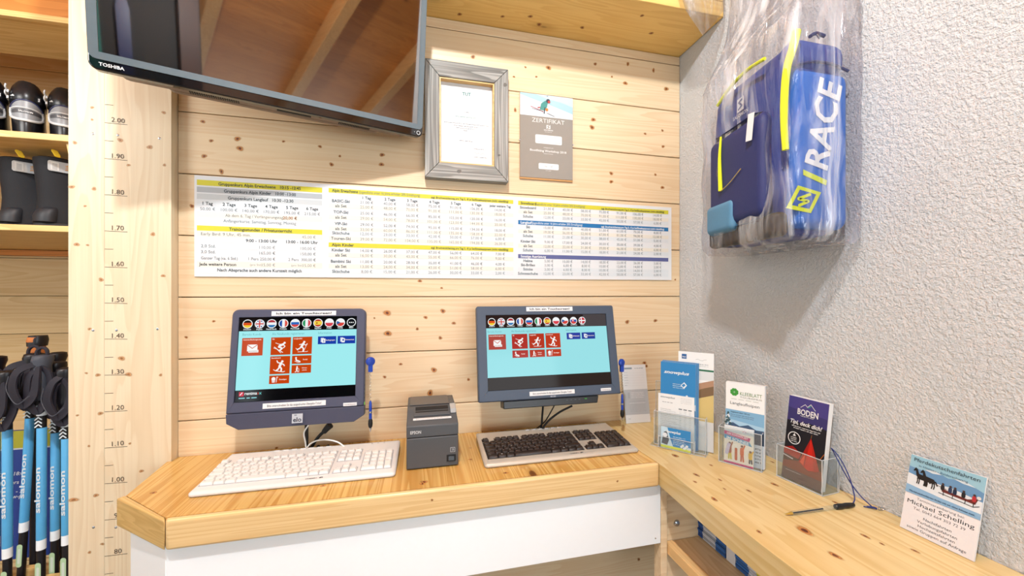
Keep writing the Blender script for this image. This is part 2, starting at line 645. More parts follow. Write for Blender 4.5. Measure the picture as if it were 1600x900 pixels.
def struct(o):
    o['kind'] = 'structure'
    return o


def dup(root, loc, rot=None, label=None):
    r = root.copy()
    COL.objects.link(r)
    r.location = loc
    if rot:
        r.rotation_euler = rot
    if label:
        r['label'] = label
    for ch in list(root.children):
        c = ch.copy()
        COL.objects.link(c)
        c.parent = r
        for g in ch.children:
            d = g.copy()
            COL.objects.link(d)
            d.parent = c
    return r


def ray(px, py):
    u, v = (px - CX) / F_PX, (CY - py) / F_PX
    ca, sa = math.cos(YAW), math.sin(YAW)
    return Vector((sa + u * ca, ca - u * sa, v))


def onY(px, py, y):
    d = ray(px, py)
    return Vector((0, 0, EYE)) + d * (y / d.y)


def onX(px, py, x):
    d = ray(px, py)
    return Vector((0, 0, EYE)) + d * (x / d.x)


def onZ(px, py, z):
    d = ray(px, py)
    return Vector((0, 0, EYE)) + d * ((z - EYE) / d.z)


WY, WX, TOP = 1.317, 0.99, 1.053       # back wall, right wall, counter height

# ================================================================== the room
def wknots(l, y, r=0.0065):
    out = []
    for k in l:
        p = onY(k[0], k[1], y)
        out.append((p.x, p.z, k[2] if len(k) > 2 else r * random.uniform(0.75, 1.15), k[3] if len(k) > 3 else 1.0))
    return out


mb = MB()
k = -9
while True:
    z0 = 1.5155 + 0.18 * k
    z1 = min(z0 + 0.18, 2.45)
    if z0 > 2.44:
        break
    z0b = max(z0, 0.0)
    mb.box((-0.68, WY, z0b + 0.0012), (WX - 0.001, WY + 0.016, z1 - 0.0012), M['wall_pine'])
    k += 1
wb = struct(mb.build('wall_back', bevel=0.002))
mb = MB()
mb.box((-0.68, WY + 0.0165, 0), (WX - 0.001, WY + 0.05, 2.45), wood('backing', 'x', '#7A4E28', '#5A3618', knots=0))
kn = [(317, 190), (330, 220), (346, 268, .009, .6), (371, 217, .008), (375, 232, .0085), (319, 244), (443, 221, .004), (500, 229),
      (531, 244, .004), (597, 242, .007), (596, 257, .007), (518, 257), (739, 89, .007), (821, 105, .004), (857, 106, .0085),
      (930, 100, .006), (981, 100, .009, .55), (1021, 110, .009, .55), (977, 130, .008), (1041, 139, .009), (838, 120, .004),
      (803, 120, .004), (956, 120, .004), (927, 187, .008), (925, 199, .009), (1035, 204, .005), (1008, 209, .005), (955, 271, .007),
      (955, 284, .007), (1036, 229, .006), (1035, 293, .007), (1024, 273, .005), (605, 489, .0105), (606, 521, .0105), (692, 486, .008),
      (665, 496, .006), (709, 505, .006), (652, 514, .005), (688, 528, .006), (626, 569, .005), (678, 578, .009), (601, 589, .005),
      (672, 614, .011, .8), (732, 593, .005), (656, 439, .006), (980, 503, .008), (1024, 501, .007), (1007, 567, .007),
      (1010, 572, .006), (334, 502, .004), (291, 527, .004), (432, 700, .004), (998, 874, .006), (805, 172, .008, .6),
      (300, 322, .006), (1055, 437, .004), (690, 450, .004), (585, 497, .003)]
mb.knots(wknots(kn, WY), (0, WY, 0), (1, 0, 0), (0, 0, 1))
struct(mb.build('trim_backing', smooth=False, recalc=False))

mb = MB()
mb.box((WX, -0.40, 0), (WX + 0.1, WY + 0.06, 3.9), M['plaster'])
struct(mb.build('wall_right', smooth=False))

mb = MB()
mb.box((-0.92, 1.092, 2.45), (WX - 0.002, WY + 0.05, 2.50), M['soffit_pine'])
mb.knots([(0.13, 1.285, .007, 1), (0.27, 1.262, .006, 1), (0.36, 1.24, .007, 1), (0.40, 1.27, .008, 1), (0.55, 1.25, .007, 1), (0.80, 1.22, .007, 1), (0.72, 1.15, .006, 1)],
         (0, 0, 2.4498), (1, 0, 0), (0, 1, 0), -0.0002)
mb.box((-0.92, 1.092, 2.501), (WX - 0.002, 1.115, 2.72), M['soffit_pine'])
struct(mb.build('trim_1', bevel=0.002, recalc=False))

# roof: two slopes with rafters, ridge over the room
def slope(y0, z0, y1, z1, name, x1=WX, xs=(-2.4, -1.6, -0.8, 0.0, 0.7)):
    m_ = MB()
    L = math.hypot(y1 - y0, z1 - z0)
    d = Vector((0, (y1 - y0) / L, (z1 - z0) / L))
    up = Vector((0, -d.z, d.y))
    if up.z < 0:
        up = -up
    m_.prism([(-3.0, 0), (x1, 0), (x1, L), (-3.0, L)], (0, y0, z0), (1, 0, 0), d, up * 0.05, M['roof_pine'])
    struct(m_.build(name, smooth=False))
    for i, x in enumerate(xs):
        q = MB()
        O = Vector((x, y0, z0)) - up * 0.141
        q.prism([(0, 0.02), (0.09, 0.02), (0.09, L - 0.02), (0, L - 0.02)], O, (1, 0, 0), d, up * 0.14, M['rafter_pine'])
        struct(q.build('trim_rafter', bevel=0.004))


slope(-3.42, 2.32, -0.7, 3.62, 'ceiling', 4.0, (-2.4, -1.6, -0.8, 0.0, 0.8, 1.6, 2.4, 3.2))
slope(1.36, 2.74, -0.7, 3.62, 'ceiling_slope')
mb = MB()
mb.box((-3.2, -3.5, -0.1), (4.1, 2.5, 0), M['floor'])
struct(mb.build('floor', smooth=False))
mb = MB()
mb.box((-3.1, -3.5, 0), (4.0, -3.42, 0.75), M['concrete'])
mb.box((-3.1, -3.5, 2.32), (4.0, -3.42, 3.0), M['concrete'])
for x in (-3.1, -1.75, -0.4, 0.95, 2.4, 3.9):
    mb.box((x, -3.5, 0.75), (x + 0.1, -3.42, 2.32), M['concrete'])
struct(mb.build('wall_front', smooth=False))
mb = MB()
mb.box((-3.0, -3.4, 0), (-2.9, -2.0, 2.6), M['far_pine'])
mb.box((-3.0, 0.8, 0), (-2.9, 2.33, 2.75), M['far_pine'])
mb.box((-3.0, -2.0, 0), (-2.9, 0.8, 0.9), M['far_pine'])
struct(mb.build('wall_left', smooth=False))
mb = MB()
mb.box((4.0, -3.5, 0), (4.1, -0.4, 3.6), M['far_pine'])
mb.box((WX + 0.101, -0.45, 0), (4.1, -0.40, 3.6), M['far_pine'])
struct(mb.build('wall_far_right', smooth=False))

# the store bay to the left, behind the post
mb = MB()
k = -9
while True:
    z0 = 1.5155 + 0.18 * k
    if z0 > 2.69:
        break
    mb.box((-2.89, 2.33, max(0, z0) + 0.0012), (-0.935, 2.346, min(z0 + 0.18, 2.70) - 0.0012), M['far_pine'])
    k += 1
mb.box((-2.89, 2.347, 0), (-0.935, 2.38, 2.70), M['far_pine'])
struct(mb.build('wall_rear', bevel=0.002))
mb = MB()
mb.box((-2.89, 1.37, 2.703), (-0.93, 2.40, 2.73), wood('bay_ceiling', 'y', '#D8A152', '#B67B38', 0.16, 'x', -1.62, knots=0.3, seed=21))
struct(mb.build('ceiling_bay', smooth=False))
mb = MB()
mb.box((-0.934, 1.348, 0), (-0.905, 2.40, 2.70), M['far_pine'])
struct(mb.build('wall_side', smooth=False))

# ------------------------------------------------------------------ post with the height scale
PY = 1.2866
T = thing('wooden_post', 'tall pale pine post with a pencilled height scale from 0.80 to 2.00', 'post', (-0.797, 1.31, 0))
xj = onY(163, 500, PY).x
for a, b in ((-0.9145, xj - 0.0004), (xj + 0.0004, -0.6805)):
    m_ = MB()
    m_.box((a, PY, 0.0), (b, PY + 0.058, 2.72), M['post_pine'])
    kl = [q for q in [(144, 168, .005), (256, 176, .006), (144, 187, .004), (188, 219, .0075), (234, 230, .007, 1.3), (257, 258, .005), (117, 223, .006),
                      (112, 292, .006, 1.5), (147, 295, .0065), (120, 382, .007), (137, 383, .004), (239, 366, .007), (158, 437, .007), (255, 431, .006),
                      (140, 514, .005), (190, 560, .009), (135, 583, .004), (153, 586, .0065), (201, 585, .0085), (251, 586, .005), (157, 646, .007),
                      (121, 649, .004), (203, 693, .004), (139, 697, .004), (221, 736, .006), (150, 774, .007), (115, 781, .008, 1.6), (160, 850, .005),
                      (140, 863, .005), (201, 258, .005), (133, 322, .004)] if a < onY(q[0], q[1], PY).x < b]
    m_.knots([(a_, b_, r_ * .8, s_) for a_, b_, r_, s_ in wknots(kl, PY)], (0, PY, 0), (1, 0, 0), (0, 0, 1), 0.0002, 'knot_pale')
    m_.build('board', T, world=True, recalc=False, smooth=False)
pencil = ink('#4A3B30')
x0, xm, x1 = onY(164, 500, PY).x, onY(177, 500, PY).x, onY(199, 500, PY).x
rnd = random.Random(3)
for i in range(-1, 26):
    zz = 0.8098 + i * (1.993 - 0.8098) / 24
    pr = Pr((0, PY, 0), (1, 0, 0), (0, 0, 1), step=0.0004)
    if i % 2 == 0:
        pr.stroke([(x0, zz + rnd.uniform(-.001, .001)), (x1, zz - 0.001)], 0.0012, pencil)
        v = 0.8 + i * 0.05
        s_ = '%.2f' % v if v >= 0.995 else str(int(round(v * 100)))
        pr.text(s_, x1 - 0.021, zz + 0.003, 0.0125, pencil, 2, 'c', rot=rnd.uniform(-.04, .04))
    else:
        pr.stroke([(x0, zz), (xm, zz)], 0.0012, pencil)
    pr.build('scale_mark', T, world=True)
for p in [(145, 209), (184, 211), (249, 216), (145.5, 516), (182, 516), (246, 514), (146, 824), (181, 824)]:
    q = onY(*p, PY)
    m_ = MB()
    m_.lathe([(0.0, 0.0012), (0.002, 0.0012), (0.0034, 0.0004), (0.0036, -0.002)], q, (0, -1, 0), M['steel'], 14)
    m_.build('screw', T, world=True)

# ================================================================== counter, panels, shelf unit
LV = [(-0.679, WY - 0.0015), (-0.679, PY - 0.0015), (-0.690, PY - 0.0015), (-0.667, 1.092), (-0.521, 0.9655), (0.648, 0.9655), (0.632, WY - 0.0015)]
T = thing('worktop', 'pine worktop under both keyboards with a cut-off left corner', 'counter', (0, 1.1, 0.99))
mb = MB()
mb.slab(LV, 0.9925, TOP, M['top_pine'])
kt = [(505, 759, .006), (411, 756, .004), (663, 753, .008), (660, 756, .006), (790, 739, .006, 1.2), (575, 743, .005), (735, 718, .005), (240, 770, .006, 1.5), (735, 700, .004)]
mb.knots([(*onZ(a[0], a[1], TOP).xy, a[2], 1) for a in kt], (0, 0, TOP), (1, 0, 0), (0, 1, 0))
mb.build('board', T, world=True, recalc=False, smooth=False)
mb = MB()
mb.slab([(-0.5125, 0.9495), (0.6485, 0.9495), (0.6485, 0.9650), (-0.5205, 0.9650)], 0.9905, TOP + 0.0015, M['edge_pine'])
mb.knots([(0.52, 1.02, .003, 1), (0.03, 1.03, .003, 1)], (0, 0.9495, 0), (1, 0, 0), (0, 0, 1))
mb.build('front_edging', T, bevel=0.006, seg=3, world=True, recalc=False)
mb = MB()
d = Vector((-0.667 + 0.521, 1.092 - 0.9655, 0)).normalized()
nn = Vector((-d.y, d.x, 0))
if nn.y > 0:
    nn = -nn
A_, B_ = Vector((-0.5213, 0.9652, 0)), Vector((-0.6680, 1.0922, 0))
mb.slab([(A_ + nn * 0).xy[:], (Vector((-0.5135, 0.9495))[:]), ((B_ + nn * 0.0165).xy[:]), (B_.xy[:])], 0.9905, TOP + 0.0015, M['corner_pine'])
ce = mb.build('corner_edging', T, bevel=0.005, seg=3, world=True)
an = math.atan2(d.y, d.x)
ce.data.transform(Matrix.Rotation(-an, 4, 'Z'))
ce.rotation_euler.z = an

T = thing('counter_front', 'white painted panel under the pine worktop with an angled left end', 'panel', (0, 0.99, 0.4))
mb = MB()
mb.slab([(-0.523, 0.9702), (0.6665, 0.9702), (0.6665, 0.988), (-0.5145, 0.988)], 0.818, 0.9895, M['white_panel'])
mb.build('front_panel', T, bevel=0.001, world=True)
mb = MB()
mb.slab([(-0.5236, 0.9702), (-0.515, 0.9885), (-0.640, 1.097), (-0.653, 1.0825)], 0.0, 0.9895, M['white_panel'])
mb.build('side_panel', T, bevel=0.001, world=True)
mb = MB()
mb.slab([(-0.512, 0.9885), (-0.12, 0.9885), (-0.12, 1.000), (-0.512, 1.000)], 0.0, 0.9895, M['white_panel'])
mb.build('lower_panel', T, world=True)
m_ = MB()
m_.lathe([(0, 0.001), (0.002, 0.001), (0.0025, -0.001)], onY(1024, 841, 0.9702), (0, -1, 0), M['steel'], 10)
m_.build('screw', T, world=True)

T = thing('shelf_board', 'long knotty pine shelf along the white wall carrying the leaflet stands', 'shelf', (0.81, 0.5, 0.99))
mb = MB()
SV = [(0.6495, 0.9485), (0.626, 0.60), (0.618, 0.30), (0.60, -0.35), (WX - 0.0015, -0.35), (WX - 0.0015, WY - 0.0015), (0.6335, WY - 0.0015), (0.6495, 0.9645)]
mb.slab(SV, 0.9925, TOP, M['shelf_pine'])
ks = [(1116, 780, .006), (1186, 831, .004), (1257, 829, .011), (1305, 868, .007), (1305, 785, .004), (1086, 753, .004), (1055, 712, .008, 1.2), (1111, 727, .004), (1125, 750, .004),
      (1132, 764, .003), (1170, 767, .004), (1378, 850, .003), (1088, 742, .006), (1210, 757, .006), (1352, 838, .005), (1430, 861, .004), (1207, 722, .004), (1040, 690, .005)]
mb.knots([(onZ(a[0], a[1], TOP).y * -1, onZ(a[0], a[1], TOP).x, a[2], 1.5) for a in ks], (0, 0, TOP), (0, -1, 0), (1, 0, 0))
mb.build('board', T, world=True, recalc=False, smooth=False)
tag_o = None
T = thing('shelf_unit', 'pine understructure below the wall shelf holding stacked blue brochures', 'shelf', (0.81, 0.9, 0.78))
mb = MB()
mb.box((0.6885, 0.986, 0.60), (WX - 0.002, 1.004, 0.991), M['end_pine'])
mb.build('end_panel', T, bevel=0.001, world=True)
mb = MB()
mb.box((0.668, 0.9705, 0.60), (0.6878, 1.004, 0.991), M['end_pine'])
mb.build('upright', T, bevel=0.001, world=True)
mb = MB()
mb.box((0.716, -0.3, 0.788), (WX - 0.002, 0.9848, 0.8095), wood('lower_pine', 'y', '#E2C49A', '#C49A66', knots=0.25, seed=33))
mb.build('lower_shelf', T, bevel=0.001, world=True)
mb = MB()
mb.box((0.690, -0.3, 0.781), (0.7155, 0.9848, 0.8115), wood('lip', 'y', '#E4BE86', '#C6955A', knots=0.2, seed=30))
mb.build('shelf_lip', T, bevel=0.002, world=True)
m_ = MB()
m_.lathe([(0, 0.0065), (0.004, 0.0060), (0.008, 0.0040), (0.0098, 0.0), (0.0098, -0.0005)], onY(1057, 817, 0.986), (0, -1, 0), M['steel'], 20)
m_.build('bolt', T, world=True)

# brochures piled on the lower shelf, printed spines towards us
cb, cw, cd, cy = pbr('spine_blue', '#2C5C9C', 0.6, var=0.2, scale=80), pbr('spine_white', '#C9CCD4', 0.6, var=0.1, scale=80), \
    pbr('spine_navy', '#1E4A8E', 0.6, var=0.2, scale=80), pbr('spine_yellow', '#C9C22E', 0.6)
rnd = random.Random(5)
SPC = {'spine_blue': lin('#2C5C9C'), 'spine_white': lin('#B4B8C2'), 'spine_navy': lin('#1E4A8E'), 'spine_yellow': lin('#B9B22E')}


def brochure_pile(y0, segs, label, group, n=26, z0=0.8125):
    th = 0.0058
    for i in range(n):
        z = z0 + i * th
        if z + th > 0.968:
            break
        dx, dy = rnd.uniform(0, .0035), rnd.uniform(-.0012, .0012)
        m_ = MB()
        y = y0 + dy
        for wd, mt in segs:
            mt = pbr(mt.name + '_%d' % (i * 7 % 3), tuple(c_ * (1, .72, 1.25)[i * 7 % 3] for c_ in SPC[mt.name]), .6, var=.15, scale=80)
            m_.box((0.80 + dx, y - wd, z), (0.93 + dx, y, z + th - 0.0007), mt)
            y -= wd
        o = m_.build('brochure', smooth=False)
        tag(o, label, 'brochure', group)


brochure_pile(0.9995, [(0.034, cd), (0.050, cw), (0.035, cb)], 'blue-ended brochure lying in the pile against the pine end panel', 'brochures in the pile by the end panel')
brochure_pile(0.8455, [(0.040, cb), (0.026, cw), (0.010, cy)], 'blue and white brochure with a yellow stripe lying in the middle pile', 'brochures in the yellow-striped middle pile')
brochure_pile(0.766, [(0.075, cd)], 'plain dark blue brochure lying in the pile nearest the camera', 'brochures in the dark blue nearest pile')
m_ = MB()
m_.box((0.802, 0.8475, 0.8117), (0.95, 0.8775, 0.972), pbr('card_white', '#D2D3D8', 0.7))
tag(m_.build('cardboard_box', bevel=0.001), 'narrow white box standing upright between two piles of blue brochures', 'box')

T = thing('hanging_cable', 'thin black cable with a white plug hanging below the worktop panel', 'cable', (0.60, 1.30, 0.80))
m_ = MB()
m_.tube([(0.607, 1.306, 0.95), (0.606, 1.306, 0.86), (0.600, 1.306, 0.80), (0.590, 1.306, 0.755)], 0.0035, M['rubber'])
m_.build('cord', T, world=True)
m_ = MB()
m_.box((0.582, 1.298, 0.715), (0.597, 1.312, 0.754), M['white_cable'])
m_.build('plug', T, bevel=0.002, world=True)

# ================================================================== television
T = thing('television', 'black flat television tilted out from the plank wall above the price board', 'television',
          (-0.3364, 1.1129, 2.005), (math.radians(7), 0, math.radians(17.15)))
W2, TH = 0.362, 0.432
mb = MB()
mb.prism(rrect(-W2, 0, W2, TH, 0.016, 5), (0, 0.0, 0), (1, 0, 0), (0, 0, 1), (0, 0.022, 0), M['black_gloss'])
mb.build('housing', T, bevel=0.003)
mb = MB()
mb.prism(rrect(-W2 + 0.035, 0.003, W2 - 0.035, TH - 0.02, 0.02, 4), (0, 0.0222, 0), (1, 0, 0), (0, 0, 1), (0, 0.034, 0), M['tv_under'])
mb.prism(rrect(-0.25, 0.004, 0.25, 0.30, 0.02, 4), (0, 0.0563, 0), (1, 0, 0), (0, 0, 1), (0, 0.028, 0), M['tv_under'])
bk = mb.build('back_cover', T, bevel=0.006)
for xa, xb, n in ((-0.20, -0.10, 22), (0.13, 0.215, 20)):
    m_ = MB()
    for i in range(n):
        x = xa + (xb - xa) * i / n
        m_.box((x, 0.030, 0.0015), (x + (xb - xa) / n * 0.55, 0.047, 0.0032), M['rubber'])
    m_.build('vent', bk, smooth=False)
m_ = MB()
m_.box((-0.02, 0.030, 0.0012), (0.060, 0.040, 0.0032), M['rubber'])
m_.build('connector_panel', bk, smooth=False)
# frame strip round the picture, then the glass
fx, fz0, fz1 = 0.344, 0.036, TH - 0.014
mb = MB()
out, inn = rrect(-W2 + 0.002, 0.021, W2 - 0.002, TH - 0.002, 0.012, 3), rrect(-fx, fz0, fx, fz1, 0.001, 3)
mb.loft([[Vector((x, 0.0, z)) for x, z in out], [Vector((x, -0.0025, z)) for x, z in out], [Vector((x, -0.0025, z)) for x, z in inn],
         [Vector((x, 0.0, z)) for x, z in inn]], M['tv_trim'], False, False)
mb.build('frame', T)
mb = MB()
mb.box((-fx, -0.0012, fz0), (fx, -0.0003, fz1), M['tv_glass'])
mb.build('screen', T, smooth=False)
pr = Pr((0, -0.0032, 0), (1, 0, 0), (0, 0, 1))
pr.text('TOSHIBA', -W2 + 0.018, 0.008, 0.0065, ink('#E8ECEF'), 1, 'l', True, width=0.040)
pr.build('brand_lettering', T)
pr = Pr((0, -0.0032, 0), (1, 0, 0), (0, 0, 1))
pr.ring(W2 - 0.014, 0.0105, 0.0042, 0.0058, ink('#D6DCE0'))
pr.disc(W2 - 0.026, 0.0115, 0.001, ink('#D6DCE0'))
pr.build('power_button', T)
mb = MB()
mb.box((-0.1, 0.0845, 0.10), (0.1, 0.089, 0.28), M['black_plastic'])
mb.tube([(0.0, 0.088, 0.20), (0.02, 0.11, 0.20), (0.045, 0.130, 0.20)], 0.012, M['black_plastic'], 10)
mb.build('wall_arm', T)

# ================================================================== weathered picture frame
fx0, fx1, fz0, fz1 = 0.0175, 0.2955, 1.904, 2.2895
FY0 = WY - 0.034
T = thing('picture_frame', 'weathered grey barnwood frame round a white document, beside the television', 'picture', (0.1565, WY - 0.02, fz0))
a_, b_ = 0.050, 0.040
ix0, ix1, iz0, iz1 = fx0 + 0.047, fx1 - 0.049, fz0 + 0.052, fz1 - 0.053
O4 = [(fx0, fz0), (fx1, fz0), (fx1, fz1), (fx0, fz1)]
I4 = [(ix0, iz0), (ix1, iz0), (ix1, iz1), (ix0, iz1)]
e = 0.0006
for i, mt in enumerate(('grey_wood', 'grey_wood_up', 'grey_wood', 'grey_wood_up')):
    j = (i + 1) % 4
    q = [O4[i], O4[j], I4[j], I4[i]]
    q = inset(q, e)
    m_ = MB()
    m_.prism(q, (0, FY0, 0), (1, 0, 0), (0, 0, 1), (0, 0.0325, 0), M[mt])
    if i == 0:
        m_.knots([(0.128, fz0 + 0.026, .0065, 1)], (0, FY0, 0), (1, 0, 0), (0, 0, 1), 0.0003, 'knot_grey')
    if i == 1:
        m_.knots([(fx1 - 0.012, fz1 - 0.055, .008, .7), (fx1 - 0.033, fz0 + 0.09, .004, 1)], (0, FY0, 0), (1, 0, 0), (0, 0, 1), 0.0003, 'knot_grey')
    m_.build('rail', T, world=True, bevel=0.0012, recalc=(i not in (0, 1)))
m_ = MB()
for i in range(4):
    j = (i + 1) % 4
    p, q = I4[i], I4[j]
    ii = inset(I4, 0.004)
    m_.prism([p, q, ii[j], ii[i]], (0, FY0 + 0.004, 0), (1, 0, 0), (0, 0, 1), (0, 0.02, 0), wood('slip', 'x', '#D9B274', '#B98A4A', knots=0) if i == 0 else m_.mats[0])
m_.build('inner_slip', T, world=True, smooth=False)
m_ = MB()
m_.box((ix0 + 0.001, FY0 + 0.0245, iz0 + 0.001), (ix1 - 0.001, FY0 + 0.027, iz1 - 0.001), M['paper'])
dc = m_.build('document', T, world=True, smooth=False)
pr = Pr((0, FY0 + 0.0242, 0), (1, 0, 0), (0, 0, 1))
g, tl = ink('#5F6C74'), ink('#1F8381')
cx = (ix0 + ix1) / 2
H_ = iz1 - iz0
zt = lambda f: iz1 - f * H_
pr.text('TUT', cx, zt(0.150), 0.0105, tl, 1, 'c', True)
pr.words(cx, zt(0.185), 0.075, .0016, ink('#C9D3D6'))
pr.words(cx, zt(0.355), 0.018, .0028, g)
pr.words(cx - .002, zt(0.415), 0.070, .0036, ink('#6FA9A7'))
pr.words(cx, zt(0.495), 0.150, .0028, g)
pr.words(cx, zt(0.525), 0.084, .0028, g)
pr.words(cx - .002, zt(0.550), 0.068, .0028, g)
pr.words(cx - .002, zt(0.575), 0.016, .0028, g)
pr.words(cx - .002, zt(0.700), 0.045, .0028, g)
pr.words(ix1 - 0.045, zt(0.785), 0.042, .0028, g)
pr.stroke([(ix1 - .066 + .0045 * i, zt(0.835) + .0035 * math.sin(i * 2.1)) for i in range(9)], 0.0007, ink('#7F8B92'))
pr.words(ix1 - 0.043, zt(0.885), 0.046, .0028, g)
pr.rect(ix0 + .006, zt(.983), ix1 - .03, zt(.979), ink('#DDE3E6'))
pr.build('lettering', dc, world=True)

# ================================================================== certificate board
zx0, zx1, zz0, zz1 = 0.3425, 0.5392, 1.930, 2.2308
T = thing('certificate', 'certificate with a skier photo above a grey field, right of the grey wooden frame', 'certificate', (0.44, WY - 0.005, zz0))
m_ = MB()
m_.box((zx0, WY - 0.006, zz0), (zx1, WY - 0.0008, zz1), wood('hardboard', 'x', '#C09058', '#9A6C38', knots=0))
m_.build('backing', T, world=True)
m_ = MB()
m_.box((zx0, WY - 0.0078, zz0 + 0.006), (zx1, WY - 0.0062, zz1), pbr('cert_grey', '#8E8880', 0.25, var=0.03))
sh = m_.build('sheet', T, world=True, smooth=False)
ph = Pr((zx0, WY - 0.0080, zz0), (1, 0, 0), (0, 0, 1))
wd, ht = zx1 - zx0, zz1 - zz0
sy = 0.742 * ht
ph.rect(0, sy, wd, ht, ink('#EEF4F8'), 1)
ph.poly([(0, ht), (0, ht - .006), (.06, ht - .022), (.12, ht - .036), (wd, ht - .058), (wd, ht)], ink('#B5DBE6'), 2)
ph.poly([(.055, ht), (.10, ht - .014), (.15, ht - .020), (wd, ht - .033), (wd, ht)], ink('#CFE6EE'), 3)
tq, rd, og, dk = ink('#4D9C95'), ink('#C2453E'), ink('#E38A3C'), ink('#3B4350')
sx, sz = 0.089, sy + 0.036
ph.poly([(sx - .017, sz - .012), (sx - .012, sz + .010), (sx + .004, sz + .022), (sx + .013, sz + .016), (sx + .010, sz), (sx + .002, sz - .014)], tq, 4)
ph.disc(sx + .014, sz + .021, .0075, dk, 5)
ph.disc(sx + .017, sz + .018, .005, rd, 6)
ph.disc(sx + .009, sz - .010, .0055, og, 5)
ph.stroke([(sx + .002, sz - .004), (sx - .001, sz - .024)], .0035, dk, 5)
ph.stroke([(sx - .024, sz - .006), (sx - .016, sz - .004)], .0035, rd, 5)
ph.stroke([(sx - .05, sz - .004), (sx - .022, sz - .012), (sx - .004, sz - .019)], .0022, ink('#B7576A'), 4)
ph.stroke([(sx - .045, sz - .011), (sx - .004, sz - .017)], .0012, dk, 4)
ph.stroke([(sx + .010, sz - .022), (sx + .037, sz - .031)], .0026, ink('#8C8A90'), 4)
ph.build('photo', sh, world=True)
pr = Pr((zx0, WY - 0.0080, zz0), (1, 0, 0), (0, 0, 1))
wi = ink('#F3F2EE')
gx = wd / 2 + .006
pr.text('ZERTIFIKAT', gx, 0.672 * ht, 0.0145, wi, 1, 'c', width=0.122)
pr.rect(gx - .0075, 0.605 * ht, gx + .0075, 0.650 * ht, wi, 1)
cg = ink('#8E8880')
pr.stroke([(gx + .0035, .644 * ht), (gx - .003, .634 * ht), (gx + .003, .621 * ht), (gx - .0035, .611 * ht)], .0024, cg, 2)
pr.text('SALOMON', gx, 0.582 * ht, 0.0042, wi, 1, 'c', True, width=0.034)
pr.words(gx, 0.565 * ht, .026, .0018, wi)
pr.rect(.056, .425 * ht, .155, .528 * ht, ink('#F6F7F6'), 1, r=.004)
pr.stroke([(.064 + .0032 * i, .497 * ht + .0026 * math.sin(i * 2.3) + .001 * math.sin(i)) for i in range(24)], .0007, ink('#9B9CA0'), 2)
pr.words(.075, .437 * ht, .018, .003, ink('#B4B2B0'), 2)
pr.text('09.10.2018', .125, .437 * ht, .0042, ink('#B4B2B0'), 2, 'c', width=0.045, shear=.2)
pr.text('erfolgreich am', gx, .375 * ht, .0036, wi, 1, 'c', width=.036)
pr.text('Bootfitting Workshop 2018', gx, .330 * ht, .0072, wi, 1, 'c', True, width=.136)
pr.text('teilgenommen.', gx, .305 * ht, .0036, wi, 1, 'c', width=.036)
pr.rect(.068, .125 * ht, .143, .195 * ht, ink('#F6F7F6'), 1, r=.004)
pr.text('Nr. 18', .104, .150 * ht, .006, ink('#9B9CA0'), 2, 'c', width=.03, shear=.3)
pr.words(gx, .108 * ht, .02, .002, wi)
pr.build('lettering', sh, world=True)
for p in ((zx0 + .10, zz1 - .002), (zx0 - .002, 2.063), (zx1 + .001, 2.063)):
    m_ = MB()
    m_.lathe([(0, .004), (.0018, .0035), (.0025, .0015), (.0025, -.0005)], (p[0], WY - .009, p[1]), (0, -1, 0), M['steel'], 10)
    m_.build('nail', T, world=True)

# ================================================================== price board
BX0, BX1 = -0.637, 0.9487
def bz(x, v):
    f = (x - BX0) / (BX1 - BX0)
    lo, hi = 1.5763 + 0.0028 * f, 1.8718 - 0.0125 * f
    return lo + (hi - lo) * v


T = thing('price_board', 'long white price board with yellow and blue heading bars on the plank wall', 'sign', (0.156, WY - 0.003, 1.577))
m_ = MB()
m_.prism([(BX0, bz(BX0, 0)), (BX1, bz(BX1, 0)), (BX1, bz(BX1, 1)), (BX0, bz(BX0, 1))], (0, WY - 0.0045, 0), (1, 0, 0), (0, 0, 1), (0, 0.004, 0), M['paper'])
pb = m_.build('panel', T, world=True, smooth=False)
ye, bl, pu, g1, g2 = ink('#E0D83A'), ink('#1E78B8'), ink('#6068A0'), ink('#B9BEC2'), ink('#D3D8DA')
cr, pbl = ink('#F6F1E4'), ink('#EAF0F4')
tb, tg, tm = ink('#2E3B42'), ink('#5D6C74'), ink('#7F8C92')
bandp = Pr((0, WY - 0.0047, 0), (1, 0, 0), (0, 0, 1))
txt = Pr((0, WY - 0.0047, 0), (1, 0, 0), (0, 0, 1))
def wx(px):
    return onY(px, 380, WY).x


def bar(p0, p1, v0, v1, mat, l=1):
    x0, x1 = wx(p0), wx(p1)
    bandp.poly([(x0, bz(x0, v0)), (x1, bz(x1, v0)), (x1, bz(x1, v1)), (x0, bz(x0, v1))], mat, l)


def wr(s, px, v, h, mat=None, al='c', bold=False, maxpx=None, x=None):
    X_ = wx(px) if x is None else x
    mw = abs(wx(px + maxpx / 2) - wx(px - maxpx / 2)) if maxpx else None
    txt.text(s, X_, bz(X_, v) - h / 2, h, mat or tg, 2, al, bold, maxw=mw)


